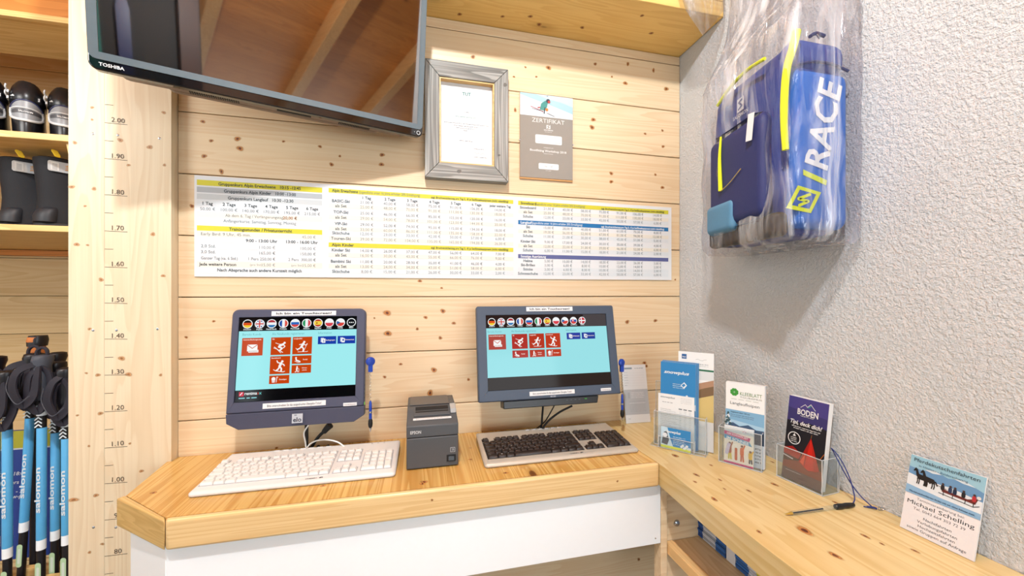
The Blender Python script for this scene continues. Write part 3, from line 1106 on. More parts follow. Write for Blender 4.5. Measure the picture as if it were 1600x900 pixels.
c5 = lambda q: 300 + q / 5
bar(309, 504, .903, .957, ye)
bar(309, 504, .835, .888, g1)
bar(309, 504, .766, .821, g2)
bar(309, 504, .454, .505, ye)
for v0, v1, m0 in ((.70, .766, pbl), (.585, .645, cr), (.53, .585, pbl), (.395, .454, cr), (.34, .395, pbl), (.275, .335, pbl), (.092, .152, cr), (.03, .092, pbl)):
    bar(309, 504, v0, v1, m0)
H1 = .0086
wr('Gruppenkurs Alpin Erwachsene   10:15 -12:45', c5(540), .930, H1, tb, bold=True, maxpx=128)
wr('Gruppenkurs Alpin Kinder   10:00 -13:00', c5(541), .8615, H1, tb, bold=True, maxpx=112)
wr('Gruppenkurs Langlauf   10:30 -12:30', c5(546), .7935, H1, tb, bold=True, maxpx=102)
for i, (a, b) in enumerate(zip((130, 297, 465, 626, 787, 943), ('50,00', '100,00', '140,00', '170,00', '195,00', '215,00'))):
    wr('%d Tag%s' % (i + 1, 'e' if i else ''), c5(a), .726, H1, tb, bold=True)
    wr(b + ' €', c5(a), .671, H1, tm)
wr('Ab dem 6. Tag / Verlängerungstag', c5(495), .6165, H1, tg, maxpx=90)
wr('20,00 €', c5(770), .6165, H1, ink('#8C5A30'), bold=True)
wr('Anfängerkurse: Samstag, Sonntag, Montag', c5(540), .562, H1, tg, maxpx=113)
wr('Trainingsstunden / Privatunterricht', c5(545), .480, H1, tb, bold=True, maxpx=98)
wr('Early Bird: 9 Uhr, 45 min.', c5(78), .424, H1, tg, 'l')
wr('45,00 €', c5(970), .424, H1, tm, 'r')
wr('9:00 - 13:00 Uhr', c5(550), .369, H1, tb, bold=True)
wr('13:00 - 16:00 Uhr', c5(865), .369, H1, tb, bold=True)
for s_, v, p1, p2 in (('2,0 Std.', .303, '110,00 €', '100,00 €'), ('3,0 Std.', .2455, '165,00 €', '150,00 €'),
                      ('Ganzer Tag (ca. 6 Std.)', .184, '1 Pers 250,00 €', '2 Pers  300,00 €')):
    wr(s_, c5(78), v, H1, tg, 'l', maxpx=58 if 'Tag' in s_ else None)
    wr(p1, c5(655), v, H1, tm, 'r', maxpx=41 if 'P' in p1 else None)
    wr(p2, c5(970), v, H1, tm, 'r', maxpx=42 if 'P' in p2 else None)
wr('Jede weitere Person', c5(62), .123, H1, tb, 'l', True, maxpx=59)
wr('15,00 €', c5(655), .123, H1, tm, 'r')
wr('(pro Std.)', c5(555), .123, .006, tm, 'r')
wr('15,00 €', c5(970), .123, H1, tm, 'r')
wr('(pro Std.)', c5(872), .123, .006, tm, 'r')
wr('Nach Absprache auch andere Kurszeit möglich', c5(540), .066, H1, tb, bold=True, maxpx=131)
c6 = lambda q: 505 + q / 5.333
bar(514, 801.5, .912, .959, ye)
bar(514, 801.5, .327, .376, ye)
def rows(cf, p0, p1, lab, cols, data, h=.0088):
    for i, (nm, v, vals) in enumerate(data):
        if nm == 'als Set' or nm.startswith('Touren'):
            bar(p0, p1, v - .023, v + .023, cr)
        elif 'chuhe' in nm or nm == 'Stöcke':
            bar(p0, p1, v - .023, v + .023, pbl)
        wr(nm, cf(lab), v, h, tg, bold=True)
        for c_, q in zip(cols, vals):
            wr('%d,00 €' % q, cf(c_), v, h, tm)


CO = (365, 557, 743, 926, 1104, 1277, 1472)
for i, c_ in enumerate(CO):
    wr('jeder weitere Tag' if i == 6 else '%d Tag%s' % (i + 1, 'e' if i else ''), c6(c_), .876, .0085, tg, bold=True, maxpx=33 if i == 6 else None)
rows(c6, 514, 801.5, 150, CO, [
    ('BASIC-Ski', .826, (21, 40, 58, 75, 91, 106, 14)), ('als Set', .774, (25, 48, 70, 91, 111, 130, 18)),
    ('TOP-Ski', .7065, (25, 46, 66, 85, 103, 120, 16)), ('als Set', .650, (29, 54, 78, 101, 123, 144, 20)),
    ('VIP-Ski', .582, (29, 52, 74, 95, 115, 134, 18)), ('als Set', .527, (33, 60, 86, 111, 135, 158, 22)),
    ('Skischuhe', .480, (12, 23, 33, 42, 50, 57, 6)), ('Touren-Ski', .422, (39, 72, 104, 135, 165, 194, 26)),
    ('Kinder Ski', .2965, (14, 26, 37, 47, 56, 64, 7)), ('als Set', .2427, (16, 30, 43, 55, 66, 76, 9)),
    ('Bambini Ski', .175, (11, 20, 28, 35, 41, 46, 4)), ('als Set', .121, (13, 24, 34, 43, 51, 58, 6)),
    ('Skischuhe', .066, (8, 15, 21, 26, 30, 33, 2))])
zu = 'zzgl. Bruchversicherung pro Tag 3,- € je Set/Einzelequipment (nicht rabattfähig)'
ju = '(Jugendliche unter 16 Jahre erhalten 20% Ermäßigung)'
wr('Alpin Erwachsene', c6(76), .936, .0085, tb, 'l', True, maxpx=41)
wr(ju, c6(302), .936, .008, tg, 'l', maxpx=98)
wr(zu, c6(1540), .936, .0065, tb, 'r', True, maxpx=115)
wr('Alpin Kinder', c6(74), .352, .0085, tb, 'l', True)
wr(zu, c6(1540), .352, .0065, tb, 'r', True, maxpx=115)
c7 = lambda q: 800 + q / 6.154
bar(809, 1043, .904, .957, ye)
bar(809, 1043, .668, .720, bl)
bar(809, 1043, .253, .303, pu)
C7 = (350, 530, 705, 878, 1046, 1206, 1392)
rows(c7, 809, 1043, 150, C7, [
    ('Snowboard', .878, (21, 40, 58, 75, 91, 106, 14)), ('als Set', .8245, (25, 48, 70, 91, 111, 130, 18)), ('Schuhe', .770, (12, 23, 33, 42, 50, 57, 6)),
    ('Ski', .640, (15, 28, 40, 51, 61, 70, 8)), ('als Set', .5855, (19, 36, 52, 67, 81, 94, 12)), ('Schuhe', .531, (11, 21, 30, 38, 45, 51, 5)),
    ('Kinder Ski', .463, (9, 17, 24, 30, 35, 39, 4)), ('als Set', .407, (12, 22, 31, 39, 46, 52, 6)), ('Schuhe', .354, (6, 11, 15, 18, 21, 24, 2)),
    ('Helme', .224, (5, 10, 14, 18, 22, 26, 3)), ('Ski-Brillen', .172, (3, 6, 8, 10, 12, 14, 2)), ('Stöcke', .120, (3, 6, 8, 10, 12, 14, 2)),
    ('Schneeschuhe', .067, (12, 23, 33, 42, 50, 57, 6))], .0088)
wh = ink('#F7FAFB')
wr('Snowboard', c7(80), .930, .0085, tb, 'l', True)
wr(ju, c7(218), .930, .008, tg, 'l', maxpx=80)
wr(zu, c7(1455), .930, .0065, tb, 'r', True, maxpx=94)
wr('Langlauf', c7(80), .694, .0085, wh, 'l', True)
wr(ju, c7(188), .694, .008, wh, 'l', maxpx=81)
wr(zu, c7(1455), .694, .0065, wh, 'r', True, maxpx=94)
wr('Sonstige Ausrüstung', c7(80), .278, .0085, wh, 'l', True, maxpx=40)
bandp.build('heading_bars', pb, world=True)
txt.build('lettering', pb, world=True)

# ================================================================== touchscreens
FLAGS = {'de': ('h', ['#1A1A1A', '#E0531E', '#F2D23A']), 'nl': ('h', ['#B0343C', '#F4F7F8', '#2A74B4']), 'fr': ('v', ['#1E4FA8', '#F4F7F8', '#E0584A']),
         'ru': ('h', ['#F4F7F8', '#2E6CC0', '#E0473C']), 'it': ('v', ['#2F9A62', '#F4F7F8', '#D8505A']), 'es': ('h', ['#C0392B', '#F4D44A', '#F4D44A', '#C0392B']),
         'pl': ('h', ['#F7F9FA', '#DC4450'])}


def flag(pr, c, x, y, r, k):
    pr.disc(x, y, r, glow('#F7FAFB', k), 2, 28)
    q = r * 0.84
    if c in FLAGS:
        d, cs = FLAGS[c]
        n = len(cs)
        for i, col in enumerate(cs):
            if d == 'h':
                pr.band(x, y, q, 1 - 2 * (i + 1) / n, 1 - 2 * i / n, glow(col, k), 3)
            else:
                pr.band(x, y, q, -1 + 2 * i / n, -1 + 2 * (i + 1) / n, glow(col, k), 3, True)
        if c == 'es':
            pr.disc(x - q * .3, y, q * .22, glow('#A8642C', k), 4, 12)
    elif c == 'gb':
        pr.disc(x, y, q, glow('#24509C', k), 3)
        for a in (.66, -.66):
            pr.stroke([(x - q * math.cos(a), y - q * math.sin(a)), (x + q * math.cos(a), y + q * math.sin(a))], q * .3, glow('#F4F7F8', k), 4)
        for hw, m_, l in ((.30, '#F4F7F8', 5), (.15, '#D2423E', 6)):
            pr.band(x, y, q, -hw, hw, glow(m_, k), l)
            pr.band(x, y, q, -hw, hw, glow(m_, k), l, True)
    elif c == 'cz':
        pr.band(x, y, q, 0, 1, glow('#F7F9FA', k), 3)
        pr.band(x, y, q, -1, 0, glow('#D8473E', k), 3)
        pr.poly([(x - q * .86, y - q * .5), (x + q * .05, y), (x - q * .86, y + q * .5), (x - q, y)], glow('#2A62A8', k), 4)
    elif c == 'sk':
        for i, col in enumerate(('#F7F9FA', '#2E62B4', '#D8473E')):
            pr.band(x, y, q, 1 - 2 * (i + 1) / 3, 1 - 2 * i / 3, glow(col, k), 3)
        pr.rect(x - q * .55, y - q * .4, x + q * .15, y + q * .5, glow('#D8374E', k), 4, r=q * .2)
        pr.stroke([(x - q * .2, y - q * .2), (x - q * .2, y + q * .35)], q * .13, glow('#F7F9FA', k), 5)
        pr.stroke([(x - q * .4, y + q * .15), (x, y + q * .15)], q * .13, glow('#F7F9FA', k), 5)
    elif c == 'dk':
        pr.disc(x, y, q, glow('#C8323E', k), 3)
        pr.band(x, y, q, -.17, .17, glow('#F7F9FA', k), 4)
        pr.band(x, y, q, -.42, -.08, glow('#F7F9FA', k), 4, True)
    elif c == '..':
        pr.disc(x, y, q, glow('#14151A', k), 3)
        for d in (-.45, 0, .45):
            pr.disc(x + d * q, y, q * .16, glow('#F7F9FA', k), 4, 10)


def icon(pr, kind, x, y, s, k):
    """white pictogram centred on x,y in a box of size s"""
    wm = glow('#FBFAF8', k)
    P = lambda l: [(x + a * s, y + b * s) for a, b in l]
    S = lambda l, w_, ly=5: pr.stroke(P(l), w_ * s, wm, ly)
    if kind == 'mail':
        pr.poly(P([(-.36, -.26), (.36, -.26), (.36, .26), (-.36, .26)]), wm, 5)
        pr.stroke(P([(-.36, .24), (0, -.04), (.36, .24)]), .05 * s, glow('#C8450F', k), 6)
        pr.poly(P([(-.26, -.36), (.44, -.36), (.44, -.16), (-.26, -.16)]), wm, 7)
        pr.text('BOOKING', x + .09 * s, y - .31 * s, .1 * s, glow('#8A5A48', k), 8, 'c', width=.6 * s)
    elif kind == 'ski':
        pr.disc(x + .26 * s, y + .33 * s, .085 * s, wm, 5, 14)
        S([(.16, .22), (-.06, .12), (-.12, .02)], .17)
        S([(-.12, .02), (.10, -.10), (-.06, -.26)], .12)
        S([(.16, .2), (.30, .06), (.2, -.06)], .07)
        S([(.1, .22), (-.14, .24), (-.38, .34)], .04)
        S([(-.46, .02), (-.2, -.2), (.16, -.42)], .05)
        S([(-.5, -.06), (-.28, -.14), (.02, -.46)], .04)
    elif kind == 'xc':
        pr.disc(x + .14 * s, y + .36 * s, .085 * s, wm, 5, 14)
        S([(.08, .24), (-.06, -.02)], .17)
        S([(-.06, -.02), (.1, -.16), (.08, -.38)], .10)
        S([(-.06, -.02), (-.2, -.16), (-.36, -.22)], .09)
        S([(.1, .2), (.24, .1), (.36, .18)], .06)
        S([(.36, .24), (.14, -.34)], .03)
        S([(.02, .2), (-.2, .16)], .06)
        S([(-.3, -.42), (.34, -.42), (.42, -.38)], .035)
        S([(-.46, -.12), (-.3, -.3)], .035)
    elif kind == 'board':
        pr.disc(x + .16 * s, y + .36 * s, .09 * s, wm, 5, 14)
        S([(.08, .22), (-.02, -.02)], .18)
        S([(.06, .22), (-.16, .28), (-.22, .42)], .08)
        S([(.08, .2), (.26, .12), (.32, .02)], .08)
        S([(-.02, -.04), (-.1, -.22), (-.24, -.34)], .11)
        S([(0, -.04), (.12, -.2), (.1, -.4)], .11)
        S([(-.44, -.26), (-.3, -.36), (.24, -.46), (.36, -.42)], .05)
    elif kind == 'sled':
        pr.disc(x - .2 * s, y + .3 * s, .12 * s, wm, 5, 12)
        S([(-.2, .12), (-.1, -.12), (.16, -.2), (.34, -.3)], .2)
        S([(-.36, -.2), (.1, -.42), (.42, -.38)], .07)
    elif kind == 'shoe':
        pr.disc(x, y + .36 * s, .1 * s, wm, 5, 12)
        S([(0, .2), (-.04, -.08)], .22)
        S([(-.04, -.08), (-.12, -.4), (-.26, -.42)], .1)
        S([(0, -.08), (.1, -.4), (.2, -.4)], .1)
        S([(.06, .16), (.26, .04), (.28, -.42)], .05)
    elif kind == 'misc':
        pr.disc(x - .18 * s, y + .12 * s, .27 * s, wm, 5, 18)
        S([(-.36, -.1), (0, -.1)], .14)
        S([(-.3, -.32), (-.06, -.32)], .2)
        S([(.3, .4), (.2, -.4)], .08)
        S([(.22, .32), (.42, .36)], .07)
    elif kind == 'doc':
        pr.poly(P([(-.34, -.3), (.1, -.3), (.1, .38), (-.34, .38)]), glow('#D9E0F0', k), 5)
        pr.poly(P([(-.14, -.42), (.34, -.42), (.34, .26), (-.14, .26)]), wm, 6)
        pr.text('§', x + .1 * s, y - .22 * s, .3 * s, glow('#2848A8', k), 7, 'c', True)
    elif kind == 'priv':
        pr.poly(P([(-.34, -.3), (.1, -.3), (.1, .38), (-.34, .38)]), glow('#D9E0F0', k), 5)
        pr.poly(P([(-.14, -.42), (.34, -.42), (.34, .26), (-.14, .26)]), wm, 6)
        pr.poly(P([(-.02, .08), (.1, .14), (.22, .08), (.2, -.14), (.1, -.24), (0, -.14)]), glow('#2848A8', k), 7)


def tile(pr, x0, y0, x1, y1, kind, label, k, red='#C8450F', under=None):
    pr.rect(x0, y0, x1, y1, glow(red, k), 3)
    w_, h = x1 - x0, y1 - y0
    if h > w_ * .7:
        icon(pr, kind, x0 + w_ * .5, y0 + h * .44, h * .72, k)
        pr.text(label, x0 + w_ * .06, y1 - h * .13, h * .07, glow('#FBE9DE', k), 5, 'l', True, maxw=w_ * .85)
    else:
        icon(pr, kind, x0 + w_ * .28, y0 + h * .5, h * .8, k)
        if under:
            pr.text(label, x0 + w_ * .66, y0 + h * .56, h * .13, glow('#FBE9DE', k), 5, 'c', True, maxw=w_ * .5)
            pr.text(under, x0 + w_ * .66, y0 + h * .3, h * .13, glow('#FBE9DE', k), 5, 'c', True, maxw=w_ * .5)
        else:
            pr.text(label, x0 + w_ * .68, y0 + h * .43, h * .15, glow('#FBE9DE', k), 5, 'c', True, maxw=w_ * .52)


def sticker(name, parent, x0, z0, x1, z1, text, y=0.0, h=None, serif=True, col='#2A2D33', bold=False, back='paper'):
    m_ = MB()
    m_.box((x0, y - .0007, z0), (x1, y - .0002, z1), M[back])
    o = m_.build(name, parent, smooth=False)
    pr = Pr((0, y - .0009, 0), (1, 0, 0), (0, 0, 1))
    hh = (z1 - z0)
    pr.text(text, (x0 + x1) / 2, z0 + hh * .28, (h or hh * .45), ink(col), 1, 'c', bold, width=(x1 - x0) * .86)
    pr.build('lettering', o)
    return o


def pen_on_chain(label, x, y, zr, zp, parent_rot=0):
    T = thing('pen', label, 'pen', (x, y, zp - 0.06))
    m_ = MB()
    m_.lathe([(0, .006), (.010, .005), (.013, .002), (.013, -.004), (0, -.005)], (0, 0, zr - zp + .06), (0.5, -1, 0), M['pen_blue'], 18)
    m_.box((-.006, -.004, zr - zp + .03), (.006, .004, zr - zp + .052), M['pen_blue'])
    m_.build('reel', T)
    m_ = MB()
    zz = zr - zp + .03
    pts = []
    for i in range(40):
        pts.append((.0022 * math.cos(i * 1.3), -.003 + .0022 * math.sin(i * 1.3), zz - (zz - .052) * i / 39))
    m_.tube(pts, .0005, M['steel'], 5, 1)
    m_.build('coil', T)
    m_ = MB()
    m_.lathe([(0, .053), (.002, .052), (.0038, .046), (.0042, .034), (.0042, .004), (.0038, .0)], (0, -.003, 0), (0, 0, 1), M['pen_blue'], 14)
    m_.lathe([(.0043, .022), (.0047, .0215), (.0047, .0175), (.0043, .017)], (0, -.003, 0), (0, 0, 1), M['steel'], 14)
    m_.build('barrel', T)
    m_ = MB()
    m_.lathe([(.0042, 0), (.006, -.005), (.0065, -.014), (.0055, -.022), (.003, -.026)], (0, -.003, 0), (0, 0, 1), M['rubber'], 14)
    m_.build('grip', T)
    m_ = MB()
    m_.lathe([(.003, -.026), (.0025, -.030), (.0008, -.038), (0, -.0385)], (0, -.003, 0), (0, 0, 1), M['steel'], 12)
    m_.build('tip', T)
    return T


def touchscreen(loc, tilt, label, x0, x1, h, scr, seam, chamfer, bezel, wide):
    """front face in the plane y=0; scr = (x0,z0,x1,z1) of the picture"""
    T = thing('touchscreen_monitor', label, 'monitor', loc, (-math.radians(tilt), 0, 0))
    bz0 = seam if seam else 0.0
    mb = MB()
    top_r = .016 if not wide else .006
    outer = rpoly([(x0, bz0), (x1, bz0), (x1, h), (x0, h)], [.002, .002, top_r, top_r], 4)
    inner = rrect(scr[0] - .001, scr[1] - .001, scr[2] + .001, scr[3] + .001, .001, 4)
    n = len(outer)
    V = lambda P_, y: [Vector((p[0], y, p[1])) for p in P_]
    o2 = inset(outer, .003)
    mb.loft([V(outer, .014), V(outer, .003), V(o2, 0.0), V(inner, 0.0), V(inner, .006)], M[bezel], False, False)
    mb.build('bezel', T)
    mb = MB()
    o3 = inset(outer, .004)
    mb.loft([V(outer, .0142), V(outer, .024), V(o3, .030), V(inset(outer, .03), .052)], M[bezel + '_dark'], True, True)
    mb.build('back_cover', T)
    if seam:
        mb = MB()
        cz, cw_ = chamfer
        P0 = [(x0, seam - .0008), (x0, cz), (x0 + cw_, 0), (x1 - cw_, 0), (x1, cz), (x1, seam - .0008)]
        P0 = [P0[i] for i in range(6)]
        front = V(P0, 0.0)
        for p in front:
            if p.z < seam * .7:
                p.y = .006 if p.z > .001 else .010
        mb.loft([front, [Vector((p.x, .036, p.z)) for p in front]], M[bezel])
        ch = mb.build('chin', T, bevel=.0015)
    mb = MB()
    mb.box((scr[0], .0040, scr[1]), (scr[2], .0058, scr[3]), M['screen_black'])
    sc = mb.build('screen', T, smooth=False)
    return T, sc


K = 0.98
# ---- left one, 4:3
sx0, sx1, sz0, sz1 = -.1555, .1485, .0737, .3017
TL, scL = touchscreen((-0.3275, 1.1727, 1.161), 8.1, 'older squarish touchscreen with a deep cut-cornered chin, above the white keyboard',
                      -.1735, .1735, .3245, (sx0, sz0, sx1, sz1), .044, (.018, .028), 'anthracite', False)
pr = Pr((sx0, .0038, sz0), (1, 0, 0), (0, 0, 1), step=.00012)
W_, H_ = sx1 - sx0, sz1 - sz0
fy = lambda q: H_ * (1 - q)
pr.rect(0, H_ * .135, W_, H_ * .835, glow('#A3EEF2', K), 1)
for i, (c, nm) in enumerate(zip(('de', 'gb', 'nl', 'fr', 'ru', 'it', 'es', 'pl', 'cz', '..'),
                                ('Deutsch', 'English', 'Nederlands', 'Français', 'Русский', 'Italiano', 'Español', 'Polski', 'Český', 'Mehr'))):
    x = W_ * (.065 + .0985 * i)
    flag(pr, c, x, H_ * .922, .0125, K)
    pr.text(nm, x, H_ * .848, .0038, glow('#EAF6F8', K), 2, 'c', True, maxw=.026)
tc = glow('#6EAEB4', K)
pr.text('Bereits Kunde', W_ * .03, H_ * .782, .0062, tc, 2, 'l', width=.046)
pr.text('Als Neukunde registrieren', W_ * .27, H_ * .782, .0062, tc, 2, 'l', width=.082)
pr.text('Information', W_ * .66, H_ * .782, .0062, tc, 2, 'l', width=.036)
X = lambda q: W_ * q
tile(pr, X(.03), fy(.462), X(.20), fy(.248), 'mail', 'Internet-Buchungscode', K)
tile(pr, X(.265), fy(.462), X(.43), fy(.248), 'ski', 'Ski', K)
tile(pr, X(.445), fy(.462), X(.61), fy(.248), 'xc', 'Langlaufski', K)
tile(pr, X(.265), fy(.692), X(.43), fy(.478), 'board', 'Snowboard', K)
tile(pr, X(.445), fy(.578), X(.61), fy(.478), 'sled', 'Rodel', K)
tile(pr, X(.445), fy(.692), X(.61), fy(.592), 'shoe', 'Schnee-', K, under='schuhe')
tile(pr, X(.265), fy(.808), X(.43), fy(.708), 'misc', 'Sonstiges', K)
tile(pr, X(.66), fy(.346), X(.82), fy(.248), 'doc', 'Bedingungen', K, '#1C3FA8')
tile(pr, X(.832), fy(.346), X(.99), fy(.248), 'priv', 'Datenschutz', K, '#1C3FA8')
pr.rect(X(.03), H_ * .065, X(.068), H_ * .115, glow('#D8374E', K), 2)
pr.stroke([(X(.04), H_ * .08), (X(.055), H_ * .105)], .002, glow('#F7F9FA', K), 3)
pr.text('rentma', X(.075), H_ * .078, .0078, glow('#F2F4F4', K), 2, 'l', True, width=.030)
pr.text('›', X(.176), H_ * .078, .0078, glow('#E0473C', K), 2, 'l', True)
pr.text('x', X(.188), H_ * .078, .0078, glow('#6FC9C6', K), 2, 'l', True)
for a, b in ((.03, .078), (.092, .118), (.13, .172)):
    pr.rect(X(a), H_ * .036, X(b), H_ * .048, glow('#8FD3DA', K), 2)
pr.build('picture', scL)
sticker('label_strip', TL, -.076, .3055, .092, .3185, 'Ich bin ein Touchscreen!', bold=True)
sticker('label_strip', TL, -.086, .0525, .072, .0665, 'Bitte unterschreiben Sie das ausgedruckte Übergabe-Ticket!')
sticker('asset_label', TL, .118, .0462, .154, .0552, 'rentmaxx', col='#8A6A64')
pr = Pr((0, .0015, 0), (1, 0, 0), (0, 0, 1))
pr.rect(-.013, .009, .014, .034, ink('#C3C9D2'), 3)
pr.text('elo', .0005, .0125, .0115, ink('#2E3244'), 4, 'c', True, width=.021)
pr.rect(-.0075, .0295, -.001, .031, ink('#2E3244'), 4)
lo = pr.build('brand_badge', TL)
m_ = MB()
m_.box((.1737, .004, .046), (.1742, .009, .054), glow('#6BE23A', 1.2))
for i in range(4):
    m_.box((.1737, .004, .064 + .012 * i), (.1742, .008, .068 + .012 * i), M['rubber'])
m_.build('side_buttons', TL, smooth=False)
m_ = MB()
m_.box((-.05, .0525, .12), (.05, .062, .22), M['black_plastic'])
m_.box((-.02, .0625, .13), (.02, .105, .19), M['black_plastic'])
m_.build('wall_mount', TL)

# ---- right one, widescreen
sx0, sx1, sz0, sz1 = -.2050, .2048, .0335, .2640
TR, scR = touchscreen((0.4085, 1.1505, 1.1985), 10.7, 'widescreen touchscreen with a black bar below it, above the silver and black keyboard',
                      -.2345, .2345, .2930, (sx0, sz0, sx1, sz1), None, None, 'slate', True)
pr = Pr((sx0, .0038, sz0), (1, 0, 0), (0, 0, 1), step=.00012)
W_, H_ = sx1 - sx0, sz1 - sz0
pr.rect(0, H_ * .165, W_, H_ * .825, glow('#9CE3E9', K), 1)
pr.rect(0, 0, W_, H_ * .165, glow('#2E2420', K), 1)
pr.rect(0, H_ * .825, W_ * .80, H_, glow('#2A1D1C', K), 1)
pr.rect(W_ * .80, H_ * .825, W_, H_, glow('#4A4446', K), 1)
for i, (c, nm) in enumerate(zip(('de', 'gb', 'nl', 'fr', 'ru', 'it', 'es', 'pl', 'cz', 'sk', 'dk'),
                                ('Deutsch', 'English', 'Nederlands', 'Français', 'Русский', 'Italiano', 'Español', 'Polski', 'Český', 'Slovenčina', 'Dansk'))):
    x = W_ * (.045 + .0745 * i)
    flag(pr, c, x, H_ * .910, .0125, K)
    pr.text(nm, x, H_ * .842, .0036, glow('#D8E2E4', K), 2, 'c', True, maxw=.026)
X = lambda q: W_ * q
pr.text('Bereits Kunde', W_ * .01, H_ * .765, .006, glow('#7FB4BA', K), 2, 'l', width=.045)
pr.text('Als Neukunde registrieren', W_ * .195, H_ * .765, .006, glow('#6EA4AA', K), 2, 'l', width=.082)
pr.text('Information', W_ * .645, H_ * .765, .006, glow('#6EA4AA', K), 2, 'l', width=.036)
R_ = '#B8351E'
tile(pr, X(.015), fy(.465), X(.15), fy(.262), 'mail', 'Internet-Buchungscode', K, '#B24A40')
tile(pr, X(.197), fy(.465), X(.322), fy(.262), 'ski', 'Ski', K, '#B2322A')
tile(pr, X(.335), fy(.465), X(.458), fy(.262), 'xc', 'Langlaufski', K, R_)
tile(pr, X(.47), fy(.465), X(.592), fy(.262), 'board', 'Snowboard', K, '#C03A1C')
tile(pr, X(.197), fy(.585), X(.322), fy(.485), 'sled', 'Rodel', K, '#B2322A')
tile(pr, X(.335), fy(.585), X(.458), fy(.485), 'shoe', 'Schnee-', K, R_, under='schuhe')
tile(pr, X(.47), fy(.585), X(.592), fy(.485), 'misc', 'Sonstiges', K, '#C03A1C')
tile(pr, X(.648), fy(.355), X(.765), fy(.262), 'doc', 'Bedingungen', K, '#2E3FA0')
tile(pr, X(.777), fy(.355), X(.893), fy(.262), 'priv', 'Datenschutz', K, '#26409A')
pr.build('picture', scR)
sticker('label_strip', TR, -.073, .2755, .086, .2895, 'Ich bin ein Touchscreen!', bold=True)
sticker('label_strip', TR, -.076, .0105, .073, .0235, 'Bitte unterschreiben Sie das ausgedruckte Übergabe-Ticket!')
sticker('asset_label', TR, .164, .012, .200, .021, 'rentmaxx', col='#8A6A64')
pr = Pr((0, -.0002, 0), (1, 0, 0), (0, 0, 1))
pr.rect(-.009, .003, .009, .008, ink('#9AA2AE'), 1)
pr.text('elo', 0, .0042, .003, ink('#2E3244'), 2, 'c', True)
pr.build('brand_badge', TR)
m_ = MB()
m_.prism(rpoly([(-.158, -.024), (.152, -.024), (.158, -.0008), (-.158, -.0008)], .003, 3), (0, .006, 0), (1, 0, 0), (0, 0, 1), (0, .05, 0), M['black_plastic'])
br = m_.build('card_reader_bar', TR, bevel=.002)
pr = Pr((0, .0058, 0), (1, 0, 0), (0, 0, 1))
pr.rect(.108, -.010, .116, -.007, glow('#5FBF5A', .6))
pr.rect(-.158, -.0125, -.05, -.0118, ink('#3A3F48'))
for i in range(4):
    pr.rect(.045 + .014 * i, -.010, .051 + .014 * i, -.0085, ink('#5A606A'))
pr.build('indicator', br)
m_ = MB()
m_.box((-.05, .0525, .09), (.05, .062, .19), M['black_plastic'])
m_.box((-.02, .0625, .10), (.02, .118, .16), M['black_plastic'])
m_.build('wall_mount', TR)

pen_on_chain('blue pen on a blue reel clipped to the right edge of the squarish touchscreen', -0.1375, 1.19, onY(575, 565, 1.19).z, onY(574, 622, 1.19).z)
pen_on_chain('blue pen on a blue reel between the widescreen monitor and the leaning leaflet', 0.6595, 1.175, onY(966, 567, 1.175).z, onY(968, 612, 1.175).z)

# ---- cables
def cable(name, label, parts, cat='cable', loc=None):
    p0 = Vector(parts[0][1][-1])
    T = thing(name, label, cat, p0)
    for nm, pts, r, mat in parts:
        m_ = MB()
        m_.tube(pts, r, mat, 8)
        m_.build(nm, T, world=True)
    return T


zt = TOP + .0045
p = lambda px, py, y: tuple(onY(px, py, y))
cable('power_cable', 'thick black power cable with a moulded plug hanging below the squarish touchscreen',
      [('cord', [p(509, 672, 1.235), p(499, 681, 1.24), p(491, 692, 1.245), p(487, 702, 1.25), (-.285, 1.262, zt + .002), (-.27, 1.285, zt + .002)], .0046, M['rubber']),
       ('plug', [p(516, 664, 1.232), p(511, 669, 1.234), p(506, 675, 1.237)], lambda t: .0105 - .003 * t, M['rubber'])])
cable('signal_cable', 'straight black cable hanging behind the white cord below the squarish touchscreen',
      [('cord', [p(479, 664, 1.245), p(479, 682, 1.247), p(480, 698, 1.25), (-.302, 1.262, zt + .001), (-.30, 1.29, zt + .001)], .0052, M['rubber'])])
cable('keyboard_cable', 'white keyboard cord looping up behind the white keyboard',
      [('cord', [p(482, 664, 1.240), p(475, 676, 1.237), p(477, 690, 1.236), p(479, 701, 1.236), p(484, 694, 1.235), p(495, 688.5, 1.232), p(510, 687, 1.226),
                 p(527, 690.5, 1.218), p(538, 698, 1.21), p(540, 702, 1.205)], .0021, M['white_cable'])])
cable('monitor_cable', 'straight black cable dropping from the widescreen monitor, leftmost of three', [
    ('cord', [p(848.5, 634, 1.21), p(847, 652, 1.215), p(845, 668, 1.225), (.372, 1.245, zt)], .0034, M['rubber'])])
cable('usb_cable', 'thin bowed black cable between two others below the widescreen monitor', [
    ('cord', [p(866, 634, 1.222), p(857, 650, 1.224), p(850, 660, 1.230), (.377, 1.256, zt + .006), (.372, 1.275, zt - .001)], .0021, M['rubber'])])
cable('mains_cable', 'black cable sweeping left from the widescreen monitor, rightmost of three', [
    ('cord', [p(894, 634, 1.21), p(876, 643, 1.212), p(862, 653, 1.207), p(853, 662, 1.208), (.384, 1.226, zt + .003)], .0036, M['rubber'])])
cable('mouse_cable', 'black cord lying behind the silver and black keyboard', [
    ('cord', [(.360, 1.232, zt - .001), (.395, 1.246, zt + .010), (.43, 1.243, zt + .010), (.463, 1.222, zt + .016)], .0026, M['rubber'])])

# ================================================================== receipt printer
T = thing('receipt_printer', 'dark grey receipt printer between the two keyboards', 'printer', (0.0357, 1.170, TOP + .0002))
hw, y0, y1 = .0688, -.1005, .099
def side(pts, z=0):
    return [(y, zz) for y, zz in pts]


